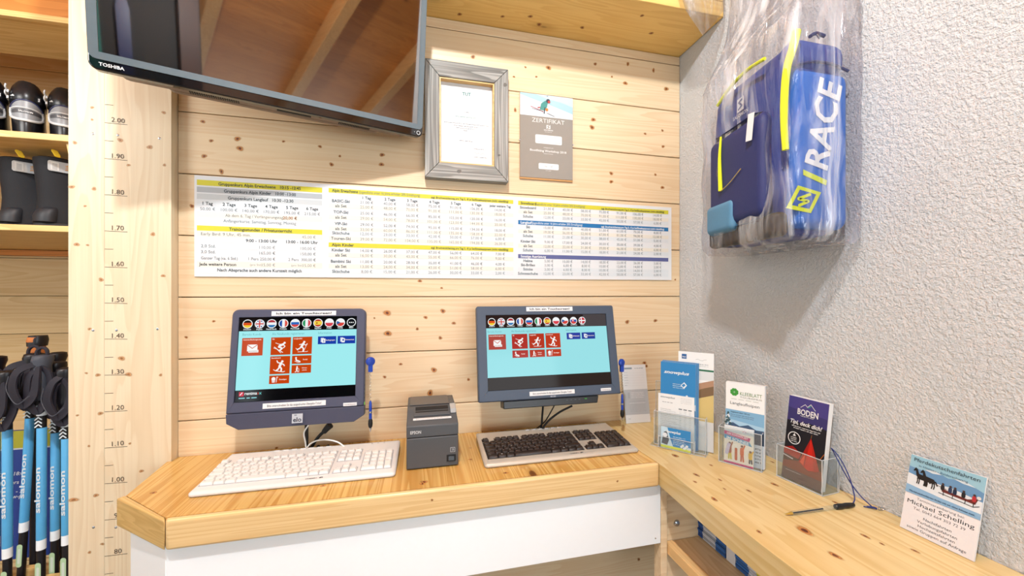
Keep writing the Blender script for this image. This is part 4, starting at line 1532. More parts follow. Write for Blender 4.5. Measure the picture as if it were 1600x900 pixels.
m_ = MB()
m_.prism([(y0, .002), (y1, .002), (y1, .085), (y0 - .0015, .085)], (-hw, 0, 0), (0, 1, 0), (0, 0, 1), (2 * hw, 0, 0), M['printer'])
m_.build('body', T, bevel=.003)
m_ = MB()
m_.prism([(y0 - .0015, .0862), (y1, .0862), (y1, .1415), (y1 - .006, .1455), (.005, .1445), (-.035, .139), (-.048, .130), (y0 + .006, .1215), (y0 - .0015, .117)],
         (-hw, 0, 0), (0, 1, 0), (0, 0, 1), (2 * hw, 0, 0), M['printer'])
cv = m_.build('cover', T, bevel=.0025)
m_ = MB()
m_.box((-hw + .006, .000, .1452), (hw - .018, y1 - .006, .1472), M['printer_top'])
m_.build('lid', T, bevel=.002)
m_ = MB()
m_.prism([(-.046, .1325), (-.032, .1405), (-.020, .1455), (-.020, .1385), (-.046, .129)], (-.046, 0, 0), (0, 1, 0), (0, 0, 1), (.092, 0, 0), M['rubber'])
m_.build('paper_slot', T)
m_ = MB()
m_.prism([(-.058, .1275), (-.046, .1325), (-.047, .1375), (-.059, .132)], (-.050, 0, 0), (0, 1, 0), (0, 0, 1), (.100, 0, 0), M['printer'])
m_.build('tear_bar', T, bevel=.001)
m_ = MB()
m_.prism([(-.050, .1305), (-.014, .1435), (-.014, .150), (-.046, .142)], (hw - .0175, 0, 0), (0, 1, 0), (0, 0, 1), (.0165, 0, 0), pbr('lever_grey', '#9A9C9C', .4))
m_.build('lever', T, bevel=.0015)
d = Vector((0, -.0465, -.0085)).normalized()
nrm = Vector((0, -.0085, .0465)).normalized()
m_ = MB()
m_.prism([(-.052, -.0052), (.052, -.0052), (.052, .0052), (-.052, .0052)], Vector((0, -.0735, .1262)) + nrm * .0004, (1, 0, 0), -d, nrm * .0005, M['paper'])
st = m_.build('label_strip', T, smooth=False)
pr = Pr(Vector((0, -.0735, .1262)) + nrm * .0011, (1, 0, 0), -d)
pr.text('Bitte unterschreiben Sie das Übergabe-Ticket!', 0, -.0018, .0036, ink('#6A6E74'), 1, 'c', width=.088)
pr.build('lettering', st)
pr = Pr((0, y0 - .0024, 0), (1, 0, 0), (0, 0, 1))
pr.text('EPSON', -hw + .010, .0975, .0078, ink('#D9DDE0'), 1, 'l', True, width=.028)
pr.build('brand_lettering', T)
pr = Pr((0, y0 - .0018, 0), (1, 0, 0), (0, 0, 1))
pr.rect(.047, .040, .060, .053, ink('#B9BEC4'), 1)
pr.rect(.0485, .0415, .0585, .0515, ink('#3A3E44'), 2)
pr.stroke([(.051, .044), (.056, .0445), (.0555, .0495), (.051, .0485)], .0012, ink('#B9BEC4'), 3)
pr.stroke([(.0525, .047), (.0545, .047)], .0012, ink('#B9BEC4'), 3)
pr.build('icon_badge', T)
m_ = MB()
m_.box((.037, y0 - .0016, .015), (.062, y0 - .0004, .033), M['rubber'])
sw = m_.build('power_switch', T, smooth=False)
m_ = MB()
m_.prism([(-.0005, .0185), (-.0045, .0185), (-.0015, .0295), (-.0005, .0295)], (.0415, y0 - .0016, 0), (0, 1, 0), (0, 0, 1), (.016, 0, 0), M['black_plastic'])
m_.build('rocker', sw, bevel=.0008)
pr = Pr((0, 0, .1474), (1, 0, 0), (0, 1, 0))
for i in range(3):
    pr.disc(.051 + .004 * (i % 2), .002 + .011 * i, .0014, ink('#A8ABAE'), 2)
    pr.rect(.056, .001 + .011 * i, .063, .0022 + .011 * i, ink('#A8ABAE'), 2)
pr.build('indicator_lights', T)

# ================================================================== keyboards
ROWS = [
    (0, [('Esc', 1, 0), ('F1', 1, 1), ('F2', 1, 0), ('F3', 1, 0), ('F4', 1, 0), ('F5', 1, .5), ('F6', 1, 0), ('F7', 1, 0), ('F8', 1, 0), ('F9', 1, .5), ('F10', 1, 0), ('F11', 1, 0), ('F12', 1, 0)]),
    (1, [('^', 1, 0)] + [(c, 1, 0) for c in '1234567890ß´'] + [('←', 2, 0)]),
    (2, [('Tab', 1.5, 0)] + [(c, 1, 0) for c in 'QWERTZUIOPÜ+'] + [('', 1.5, 0)]),
    (3, [('Lock', 1.75, 0)] + [(c, 1, 0) for c in 'ASDFGHJKLÖÄ#'] + [('Enter', 1.25, 0)]),
    (4, [('Shift', 1.25, 0), ('<', 1, 0)] + [(c, 1, 0) for c in 'YXCVBNM,.-'] + [('Shift', 2.75, 0)]),
    (5, [('Strg', 1.5, 0), ('win', 1.25, 0), ('Alt', 1.25, 0), ('', 5.75, 0), ('AltGr', 1.5, 0), ('win', 1.25, 0), ('Menu', 1.25, 0), ('Strg', 1.25, 0)])]
NAV = [(0, 0, 'Druck'), (1, 0, 'Rollen'), (2, 0, 'Pause'), (0, 1, 'Einfg'), (1, 1, 'Pos1'), (2, 1, 'Bild'), (0, 2, 'Entf'), (1, 2, 'Ende'), (2, 2, 'Bild'),
       (1, 4, '^'), (0, 5, '<'), (1, 5, 'v'), (2, 5, '>')]
NUM = [(0, 1, 1, 1, 'Num'), (1, 1, 1, 1, '/'), (2, 1, 1, 1, '*'), (3, 1, 1, 1, '-'), (0, 2, 1, 1, '7'), (1, 2, 1, 1, '8'), (2, 2, 1, 1, '9'), (0, 3, 1, 1, '4'), (1, 3, 1, 1, '5'),
       (2, 3, 1, 1, '6'), (0, 4, 1, 1, '1'), (1, 4, 1, 1, '2'), (2, 4, 1, 1, '3'), (0, 5, 2, 1, '0'), (2, 5, 1, 1, ','), (3, 2, 1, 2, '+'), (3, 4, 1, 2, 'Enter')]


def keyboard(label, loc, rz, w, d, case, keym, well, legend, chamf, hb, media):
    T = thing('keyboard', label, 'keyboard', loc, (0, 0, math.radians(rz)))
    U = .019
    hf = .012
    sl = math.atan2(hb - hf, d)
    y0 = -d / 2
    zf = lambda y: hf + (y - y0) * math.tan(sl)
    # case: wedge with a rounded front lip and cut corners
    m_ = MB()
    out = rpoly([(-w / 2, y0), (w / 2, y0), (w / 2 - chamf[1], y0 + d), (-w / 2 + chamf[0], y0 + d)], [.010, .010, .006, .006], 4)
    o2 = inset(out, .004)
    m_.loft([[Vector((x, y, .0005)) for x, y in inset(out, .003)], [Vector((x, y, .0035)) for x, y in out], [Vector((x, y, max(.004, zf(y) - .0045))) for x, y in out],
             [Vector((x, y, zf(y) - .0012)) for x, y in o2], [Vector((x, y, zf(y))) for x, y in inset(out, .009)]], case)
    cs = m_.build('case', T, angle=50)
    left = -(.285 + .0095 + .057 + .0095 + .076) / 2
    xm, xn, xk = left, left + .285 + .0095, left + .285 + .0095 + .057 + .0095
    ym = y0 + .026
    yrow = lambda r: ym + (5 - r) * U + (.0055 if r == 0 else 0)
    up = Vector((0, -math.sin(sl), math.cos(sl)))
    bk = Vector((0, math.cos(sl), math.sin(sl)))
    base = lambda x, y: Vector((x, y, zf(y)))
    m_ = MB()
    def pad(a0, b0, a1, b1):
        p = [base(a0, b0), base(a1, b0), base(a1, b1), base(a0, b1)]
        m_.loft([[q - up * .002 for q in p], [q + up * .0006 for q in p]], well)
    e = .0012
    pad(xm - e, ym - e, xm + .285 + e, ym + 5 * U + e)
    for a, b in ((0, 1), (2, 6), (6.5, 10.5), (11, 15)):
        pad(xm + a * U - e, yrow(0) - e, xm + b * U + e, yrow(0) + U * .8 + e)
    pad(xn - e, yrow(0) - e, xn + 3 * U + e, yrow(0) + U * .8 + e)
    pad(xn - e, yrow(2) - e, xn + 3 * U + e, yrow(1) + U + e)
    pad(xn - e, yrow(5) - e, xn + 3 * U + e, yrow(5) + U + e)
    pad(xn + U - e, yrow(4) - e, xn + 2 * U + e, yrow(4) + U + e)
    pad(xk - e, ym - e, xk + 4 * U + e, ym + 5 * U + e)
    m_.build('key_well', T, smooth=False)

    def key(x, y, wu, hu, txt, short=1.0):
        g = .0007
        kh = .0062
        x0, x1, ya, yb = x + g, x + wu * U - g, y + g, y + hu * U * short - g
        c = base((x0 + x1) / 2, (ya + yb) / 2) + up * .0007
        hw_, hl = (x1 - x0) / 2, (yb - ya) / 2
        k_ = MB()
        bt = rrect(-hw_, -hl, hw_, hl, .001, 2)
        tp = rrect(-hw_ + .0022, -hl + .0018, hw_ - .0022, hl - .0030, .0018, 2)
        X_ = Vector((1, 0, 0))
        md = rrect(-hw_ + .0015, -hl + .0010, hw_ - .0015, hl - .0022, .0015, 2)
        k_.loft([[X_ * a + bk * b for a, b in bt], [X_ * a + bk * b + up * (kh - .0008) for a, b in md], [X_ * a + bk * b + up * kh for a, b in tp]], keym)
        o = k_.build('key', T)
        o.location = c
        if txt:
            q = Pr(up * (kh + .0001), X_, bk)
            hh = .0030 if len(txt) == 1 else .0020
            ay = hl - .0075 if hl > .006 else -.001
            if txt == 'win':
                for i in (0, 1):
                    for j in (0, 1):
                        q.rect(-.0018 + i * .002, -.001 + j * .002, -.0002 + i * .002, .0006 + j * .002, legend)
            else:
                q.text(txt, -hw_ + .0040, ay, hh, legend, 1, 'l', True, maxw=2 * hw_ - .007)
            if q.v:
                q.build('legend', o)
        return o
    for r, ks_ in ROWS:
        x = xm
        for txt_, wu, gap in ks_:
            x += gap * U
            key(x, yrow(r), wu, 1, txt_, .8 if r == 0 else 1)
            x += wu * U
    for a, r, t_ in NAV:
        key(xn + a * U, yrow(r), 1, 1, t_, .8 if r == 0 else 1)
    for a, r, wu, hu, t_ in NUM:
        key(xk + a * U, yrow(r + hu - 1), wu, hu, t_)
    pr = Pr(base(0, y0 + .011) + up * .0003, (1, 0, 0), bk)
    pr.text('CHERRY', .030, -.0015, .0042, ink('#3A3A40'), 1, 'c', True, width=.027)
    pr.disc(.0505, .0005, .0024, ink('#3A3A40'), 1, 14)
    pr.disc(.0550, .0008, .0018, ink('#3A3A40'), 1, 14)
    pr.stroke([(.0505, .0025), (.0535, .0042), (.055, .0022)], .0007, ink('#3A3A40'), 1)
    pr.build('brand_lettering', T)
    pr = Pr(base(0, d / 2 - .016) + up * .0004, (1, 0, 0), bk)
    for i in range(3):
        pr.disc(xk + .012 + .017 * i, .004, .0011, ink('#5A5A5E'))
        pr.rect(xk + .010 + .017 * i, -.001, xk + .015 + .017 * i, .0, ink('#8A8A8E'))
    pr.build('indicator_lights', T)
    if media:
        for i in range(6):
            k_ = MB()
            c = base(-.062 + .0215 * i, d / 2 - .013)
            k_.loft([[Vector((a, 0, 0)) + bk * b + c for a, b in rrect(-.008, -.003, .008, .003, .002, 3)], [Vector((a, 0, 0)) + bk * b + c + up * .0022 for a, b in rrect(-.0068, -.002, .0068, .002, .002, 3)]], M['steel'])
            k_.build('media_button', T)
    else:
        for i in range(7):
            k_ = MB()
            c = base(-.10 + .0225 * i, d / 2 - .010)
            k_.loft([[Vector((a, 0, 0)) + bk * b + c for a, b in rrect(-.008, -.0022, .008, .0022, .002, 3)], [Vector((a, 0, 0)) + bk * b + c + up * .0014 for a, b in rrect(-.007, -.0016, .007, .0016, .0015, 3)]], M['kb_white'])
            k_.build('media_button', T)
    return T


keyboard('white keyboard in front of the older squarish touchscreen', (-0.2905, 1.1335, TOP + .0002), -.3, .462, .186, M['kb_white'], M['key_white'], M['kb_well_white'], ink('#8A8C94'), (.014, -.003), .030, False)
keyboard('silver keyboard with black keys in front of the widescreen touchscreen', (0.4045, 1.128, TOP + .0002), 0, .466, .195, M['silver'], M['key_black'], M['kb_well'], ink('#D8D4CE'), (.004, .012), .031, True)

# ================================================================== leaflets and stands on the wall shelf
class Frame:
    """upright frame standing on the shelf: u along its front, w backwards, z up"""
    def __init__(s, F, u):
        s.F = Vector((F[0], F[1], TOP))
        s.u = Vector((u[0], u[1], 0)).normalized()
        s.w = Vector((-s.u.y, s.u.x, 0))
        s.z = Vector((0, 0, 1))

    def p(s, a, b, c):
        return s.F + s.u * a + s.w * b + s.z * c


def plate(mb, fr, a0, a1, b0, b1, c0, c1, mat, lean=0.0, lean0=0.0):
    """slab between a0..a1, c0..c1, thickness b0..b1, top pushed back by lean"""
    q = lambda a, b, c: fr.p(a, b + lean0 + lean * (c - c0) / max(1e-6, c1 - c0), c)
    mb.loft([[q(a0, b0, c0), q(a1, b0, c0), q(a1, b1, c0), q(a0, b1, c0)], [q(a0, b0, c1), q(a1, b0, c1), q(a1, b1, c1), q(a0, b1, c1)]], mat)


def printed(T_or_none, fr, a0, a1, b, c0, c1, lean):
    """print layer on the front of a leaning sheet"""
    O = fr.p(a0, b, c0)
    v = (fr.w * lean + fr.z * (c1 - c0))
    O = O - fr.u.cross(v.normalized()) * -.00025
    return Pr(O, fr.u, v, step=.00018)


def leaflet(fr, a0, a1, b, c0, c1, lean, th, label, draw=None, group=None, name='leaflet', cat='leaflet', edge='paper_edge'):
    m_ = MB()
    plate(m_, fr, a0, a1, b, b + th, c0, c1, M['paper'] if edge != 'paper_edge' or th < .002 else M['paper'], lean)
    o = m_.build(name, smooth=False)
    tag(o, label, cat, group)
    if draw:
        L = math.hypot(lean, c1 - c0)
        pr = printed(None, fr, a0, a1, b, c0, c1, lean)
        draw(pr, a1 - a0, L)
        pr.build('print', o)
    return o


def stand(fr, label, tiers, a0, a1, depth, back, lean=.012):
    """clear acrylic stand: base, tall back plate, and for each tier a low front plate with side cheeks"""
    T = thing('leaflet_stand', label, 'leaflet stand', fr.p((a0 + a1) / 2, depth / 2, 0))
    t = .0018
    def edge_strip(pts):
        e_ = MB()
        e_.tube(pts, .0011, M['acrylic_edge'], 6, 0)
        return e_
    m_ = MB()
    plate(m_, fr, a0, a1, 0, depth, .0006, .0026, M['acrylic'])
    m_.build('base', T, world=True, smooth=False)
    m_ = MB()
    plate(m_, fr, a0, a1, depth - t, depth, .0028, back, M['acrylic'], lean)
    bk_ = m_.build('back_plate', T, world=True, smooth=False)
    for i, (ta0, ta1, tb, tdep, tc0, tc1) in enumerate(tiers):
        m_ = MB()
        plate(m_, fr, ta0, ta1, tb, tb + t, tc0, tc1, M['acrylic'], .003)
        m_.build('front_plate', T, world=True, smooth=False)
        for s_ in (ta0, ta1 - t):
            m_ = MB()
            plate(m_, fr, s_, s_ + t, tb + t + .0003, tb + tdep, tc0, tc1, M['acrylic'], .003)
            m_.build('side_plate', T, world=True, smooth=False)
        e_ = MB()
        for P_ in ([(ta0, tb, tc1), (ta1, tb, tc1)], [(ta0, tb, tc0), (ta0, tb, tc1)], [(ta1, tb, tc0), (ta1, tb, tc1)], [(ta0, tb, tc0), (ta1, tb, tc0)],
                   [(ta0, tb, tc1), (ta0, tb + tdep, tc1)], [(ta1, tb, tc1), (ta1, tb + tdep, tc1)], [(ta1, tb + tdep, tc0), (ta1, tb + tdep, tc1)]):
            e_.tube([fr.p(*P_[0]), fr.p(*P_[1])], .0009, M['acrylic_edge'], 6, 0)
        e_.build('polished_edges', T, world=True)
    e_ = MB()
    for P_ in ([(a0, depth, .003), (a0, depth + lean, back)], [(a1, depth, .003), (a1, depth + lean, back)], [(a0, depth + lean, back), (a1, depth + lean, back)],
               [(a0, 0, .0015), (a1, 0, .0015)], [(a1, 0, .0015), (a1, depth, .0015)]):
        e_.tube([fr.p(*P_[0]), fr.p(*P_[1])], .0009, M['acrylic_edge'], 6, 0)
    e_.build('polished_edges', T, world=True)
    return T


# ---- stand in the corner: three tiers
f1 = Frame((.7197, 1.0531), (.642, -.767))
stand(f1, 'clear three-tier acrylic leaflet stand nearest the wooden wall', [(-.003, .098, -.002, .014, .0026, .036), (-.022, .125, .018, .022, .0026, .105)], -.030, .128, .062, .190, .004)
I = ink


def d_card(pr, w_, h):
    pr.rect(0, 0, w_, h, I('#2E86C4'), 1)
    pr.rect(0, 0, w_, h * .13, I('#D6DE3C'), 2)
    pr.poly([(0, h * .13), (.0, h), (w_ * .22, h), (w_ * .33, h * .45), (w_ * .42, h * .13)], I('#BFDDF0'), 2)
    pr.poly([(w_ * .02, h * .2), (w_ * .1, h * .75), (w_ * .2, h * .82), (w_ * .28, h * .4), (w_ * .22, h * .15)], I('#3B4A5A'), 3)
    pr.disc(w_ * .14, h * .62, h * .11, I('#E3E9EE'), 4)
    pr.text('snowplus', w_ * .42, h * .76, h * .12, I('#F3F8FB'), 3, 'c', True, width=w_ * .5, shear=.3)
    for i in range(5):
        pr.words(w_ * .42, h * (.58 - .085 * i), w_ * .42, h * .045, I('#DCEBF4'), 3, True)
    for i in range(7):
        pr.disc(w_ * (.7 + .045 * i), h * (.2 + .07 * math.sin(i * 2)), h * .06, I('#E6F1F8'), 3, 8)


def d_flyer(pr, w_, h):
    pr.rect(0, 0, w_, h, I('#F1F4F5'), 1)
    pr.text('snowplus', w_ * .27, h * .925, h * .032, I('#7C8E98'), 2, 'c', True, width=w_ * .42, shear=.3)
    for i in range(4):
        pr.words(w_ * .64, h * (.95 - .03 * i), w_ * .3, h * .012, I('#B5BEC4'), 2, True)
    pr.words(w_ * .12, h * .835, w_ * .3, h * .018, I('#7C868C'), 2, True)
    for i in range(3):
        pr.rect(w_ * (.58 + .13 * i), h * .735, w_ * (.675 + .13 * i), h * .755, I('#6C757B'), 2)
    for i in range(16):
        y = h * (.70 - .033 * i)
        pr.words(w_ * .07, y, w_ * (.3 + .14 * (i % 3)), h * .012, I('#9BA4AA'), 2, True)
        for k_ in range(3):
            pr.words(w_ * (.6 + .13 * k_), y, w_ * .06, h * .012, I('#A9B1B6'), 2, True)
        pr.rect(w_ * .06, y - h * .008, w_ * .95, y - h * .0065, I('#D5DADD'), 2)


def d_blue(pr, w_, h):
    pr.rect(0, 0, w_, h, I('#2C86C6'), 1)
    pr.rect(0, 0, w_, h * .62, I('#5EA9DA'), 2)
    pr.rect(0, 0, w_, h * .52, I('#8CC3E6'), 3)
    pr.text('snowplus', w_ * .46, h * .865, h * .036, I('#F5FAFC'), 4, 'c', True, width=w_ * .72, shear=.3)
    pr.poly([(w_ * .58, h * .735), (w_ * .68, h * .78), (w_ * .76, h * .745), (w_ * .68, h * .70)], I('#E8F3FA'), 4)
    pr.poly([(w_ * .61, h * .74), (w_ * .68, h * .765), (w_ * .72, h * .745), (w_ * .66, h * .72)], I('#2C86C6'), 5)
    for i in range(3):
        pr.words(w_ * .36, h * (.742 - .022 * i), w_ * .34, h * .010, I('#DDEEF8'), 4, True)
    pr.poly([(0, h * .50), (w_ * .18, h * .545), (w_ * .34, h * .51), (w_ * .5, h * .56), (w_ * .7, h * .50), (w_, h * .53), (w_, h * .3), (0, h * .3)], I('#D4E2EE'), 4)
    pr.poly([(0, h * .47), (w_ * .3, h * .52), (w_ * .5, h * .47), (w_ * .75, h * .50), (w_, h * .46), (w_, h * .3), (0, h * .3)], I('#5F8DB4'), 5)
    pr.poly([(0, h * .55), (w_ * .16, h * .53), (w_ * .22, h * .40), (0, h * .38)], I('#E7DDC6'), 6)
    rr = random.Random(4)
    for i in range(60):
        yy = rr.random()
        pr.disc(w_ * (.74 + (rr.random() - .5) * .26 * (1 - yy) + .02), h * (.42 + .20 * yy), h * .012, I(rr.choice(('#E9F2F8', '#C6DAEA', '#F6FAFC'))), 6 + .3 * rr.random(), 7)
    pr.poly([(w_ * .30, h * .38), (w_ * .34, h * .47), (w_ * .44, h * .50), (w_ * .56, h * .47), (w_ * .62, h * .38)], I('#3FA6A8'), 7)
    pr.disc(w_ * .45, h * .525, h * .030, I('#8E5B58'), 8, 14)
    pr.disc(w_ * .45, h * .54, h * .028, I('#3D6C7E'), 9, 14)
    pr.rect(w_ * .40, h * .515, w_ * .51, h * .527, I('#C9A9B0'), 10)


def d_back(pr, w_, h):
    pr.rect(0, 0, w_, h, I('#F2F5F6'), 1)
    pr.rect(w_ * .10, h * .925, w_ * .24, h * .975, I('#2C62A0'), 2)
    pr.text('Alpin', w_ * .17, h * .94, h * .012, I('#F2F5F6'), 3, 'c', True, width=w_ * .11)
    pr.stroke([(w_ * (.5 + .06 * i), h * (.925 + .008 * math.sin(i * 1.7))) for i in range(6)], h * .003, I('#9FA8AC'), 2)
    pr.words(w_ * .42, h * .875, w_ * .45, h * .012, I('#9FA8AC'), 2, True)
    pr.words(w_ * .42, h * .858, w_ * .45, h * .010, I('#B5BDC0'), 2, True)
    pr.rect(0, h * .812, w_, h * .830, I('#1F6B4A'), 2)
    pr.rect(0, h * .72, w_, h * .812, I('#DCE3E6'), 2)
    pr.poly([(0, h * .62), (w_ * .4, h * .66), (w_, h * .73), (w_, h * .55), (0, h * .5)], I('#B48E72'), 3)
    pr.poly([(0, h * .56), (w_ * .35, h * .58), (w_ * .75, h * .64), (w_, h * .67), (w_, h * .45), (0, h * .4)], I('#7E6448'), 4)
    pr.poly([(w_ * .3, h * .47), (w_ * .6, h * .53), (w_, h * .58), (w_, h * .3), (w_ * .3, h * .3)], I('#D9C27E'), 5)
    rr = random.Random(8)
    for i in range(26):
        x, y = rr.random() * .5, .42 + rr.random() * .16
        pr.rect(w_ * x, h * y, w_ * (x + .05), h * (y + .014), I(rr.choice(('#5A4A48', '#C9C2BC', '#3F4652', '#A79A8E'))), 6)
    pr.rect(0, 0, w_, h * .30, I('#E8ECEE'), 6)


for i in range(3):
    leaflet(f1, .0035, .0885, .0006 + i * .0016, .0034, .0655 - .0015 * i, .003, .0012,
            'small blue card with a skier in the lowest tier of the corner stand' if i == 0 else 'small card behind the blue skier card in the corner stand', d_card if i == 0 else None,
            'cards in the lowest tier' if i == 0 else 'cards in the lowest tier', 'business_card', 'card')
leaflet(f1, -.011, .0935, .0208, .0034, .1615, .004, .0014, 'white price leaflet with small tables in the middle tier of the corner stand', d_flyer)
for i in range(4):
    leaflet(f1, -.0055 + .0012 * i, .0965 + .0022 * i, .0240 + i * .0030, .0034, .2600 + .0012 * i, .009, .0012,
            'blue snow holiday brochure at the front of the bundle in the corner stand' if i == 0 else 'blue brochure showing only its edge behind the front blue brochure', d_blue if i == 0 else
            (lambda pr, w_, h: pr.rect(0, 0, w_, h, I('#2F83BE'), 1)), 'blue brochures in the corner stand', 'brochure', 'brochure')
leaflet(f1, .0430, .1420, .0435, .0034, .2945, .006, .0040, 'tall white leaflet with a green stripe and mountain photo behind the corner stand bundle', d_back)

# ---- stand with the ski-trail leaflet
f2 = Frame((.8211, .9257), (.544, -.839))
stand(f2, 'clear acrylic leaflet stand in the middle, holding the cross-country ski leaflet', [(0, .103, 0, .038, .0026, .100)], -.001, .104, .039, .120, .006)


def d_klee(pr, w_, h):
    pr.rect(0, 0, w_, h, I('#F4F6F6'), 1)
    pr.rect(0, 0, w_, h * .66, I('#A9CFE6'), 2)
    pr.poly([(0, h * .66), (w_, h * .66), (w_, h * .50), (0, h * .54)], I('#7FB2D6'), 3)
    pr.poly([(0, h * .46), (w_ * .2, h * .50), (w_ * .38, h * .465), (w_ * .6, h * .50), (w_ * .8, h * .455), (w_, h * .46), (w_, h * .3), (0, h * .3)], I('#3C5878'), 4)
    pr.poly([(0, h * .41), (w_ * .4, h * .43), (w_ * .7, h * .40), (w_, h * .42), (w_, h * .28), (0, h * .28)], I('#243750'), 5)
    pr.rect(0, 0, w_, h * .28, I('#C3CED8'), 5.2)
    for i in range(5):
        pr.words(w_ * .78, h * (.06 + .04 * i), w_ * .18, h * .022, I('#3A424C'), 5.5, True)
    rr = random.Random(2)
    for i in range(40):
        yy = rr.random()
        pr.disc(w_ * (.07 + (rr.random() - .5) * .2 * (1 - yy)), h * (.44 + .18 * yy), h * .011, I(rr.choice(('#2E4A4E', '#DDE8EE', '#3E5C64'))), 6 + .3 * rr.random(), 7)
    gn = I('#3E9A3A')
    cx_, cy_ = w_ * .23, h * .885
    for k_ in range(4):
        q = math.pi / 4 + k_ * math.pi / 2
        for sgn in (-.42, .42):
            pr.disc(cx_ + h * .030 * math.cos(q + sgn), cy_ + h * .030 * math.sin(q + sgn), h * .019, gn, 3 + .2 * (sgn > 0), 14)
        pr.poly([(cx_, cy_), (cx_ + h * .046 * math.cos(q - .5), cy_ + h * .046 * math.sin(q - .5)), (cx_ + h * .046 * math.cos(q + .5), cy_ + h * .046 * math.sin(q + .5))], gn, 3.6)
    pr.text('KLEEBLATT', w_ * .66, h * .855, h * .042, I('#5E8A4C'), 3, 'c', width=w_ * .56)
    pr.text('TOURISMUS', w_ * .66, h * .822, h * .019, I('#6E7A70'), 3, 'c', width=w_ * .56)
    for i in range(4):
        pr.rect(w_ * (.15 + .19 * i), h * .797, w_ * (.29 + .19 * i), h * .801, I('#8FA08C'), 3)
    pr.text('Langlaufloipen', w_ * .5, h * .728, h * .036, I('#4A5254'), 3, 'c', width=w_ * .76)
    pr.text('Insgesamt über 130 km', w_ * .14, h * .625, h * .015, I('#32485C'), 4, 'l', True, width=w_ * .5)
    for i in range(2):
        pr.words(w_ * .14, h * (.595 - .022 * i), w_ * .6, h * .010, I('#4A6076'), 4, True)


def d_schnee(pr, w_, h):
    pr.rect(0, 0, w_, h, I('#F4EEDF'), 1)
    pr.rect(0, h * .84, w_, h, I('#DDE6EC'), 2)
    pr.stroke([(w_ * .64, h * .91), (w_ * .7, h * .95), (w_ * .74, h * .90)], h * .016, I('#B86AA0'), 3)
    pr.words(w_ * .74, h * .89, w_ * .2, h * .02, I('#8C94A0'), 3, True)
    pr.poly([(0, h * .86), (w_ * .9, h * .78), (w_ * .86, h * .68), (0, h * .77)], I('#C93B7C'), 3)
    pr.text('IHRE SCHÖNSTE ZEIT', w_ * .45, h * .755, h * .048, I('#F8EEF3'), 4, 'c', True, width=w_ * .72, rot=-.10)
    pr.poly([(0, h * .765), (w_ * .86, h * .675), (w_ * .95, h * .56), (0, h * .655)], I('#3A9BC6'), 3.5)
    pr.text('IM SCHNEE', w_ * .46, h * .615, h * .075, I('#F5FAFC'), 5, 'c', True, width=w_ * .76, rot=-.10)
    for x, c1, c2, hh in ((.2, '#A65A3A', '#D8C63A', .42), (.62, '#D8641E', '#C8501A', .40), (.9, '#E3B52A', '#3E3A44', .30)):
        pr.stroke([(w_ * (x - .03), h * .12), (w_ * (x - .02), h * (.12 + hh * .4))], w_ * .055, I(c2), 4)
        pr.stroke([(w_ * (x + .05), h * .12), (w_ * (x + .03), h * (.12 + hh * .4))], w_ * .055, I(c2), 4.4)
        pr.stroke([(w_ * x, h * (.12 + hh * .45)), (w_ * x, h * (.12 + hh * .8))], w_ * .13, I(c1), 5)
        pr.disc(w_ * x, h * (.12 + hh), w_ * .045, I('#7A4A34'), 6, 12)
        pr.stroke([(w_ * (x + .04), h * (.12 + hh * .8)), (w_ * (x + .09), h * (.12 + hh * 1.08))], w_ * .045, I(c1), 5.4)
    pr.stroke([(w_ * .1, h * .26), (w_ * .17, h * .50)], w_ * .12, I('#C9C3DC'), 7)
    pr.stroke([(w_ * .42, h * .14), (w_ * .42, h * .42)], w_ * .09, I('#C2541E'), 7)
    pr.rect(0, 0, w_, h * .045, I('#C93B7C'), 8)


leaflet(f2, .012, .1055, .0175, .0034, .2225, .008, .0016, 'white leaflet with a green clover over a mountain view in the middle stand', d_klee)
leaflet(f2, .0125, .1065, .0200, .0034, .2232, .008, .0130, 'thick block of white leaflets behind the clover leaflet', None)
leaflet(f2, .0125, .0840, .0035, .0040, .1040, .005, .0075, 'small leaflet with people in orange and yellow, front pocket of the middle stand', d_schnee)

# ---- stand with the tent brochure
f3 = Frame((.9011, .8158), (.1, -.995))
stand(f3, 'clear acrylic leaflet stand nearest the pen, holding the red tent brochure', [(0, .108, 0, .055, .0026, .084)], -.001, .109, .058, .090, .004)


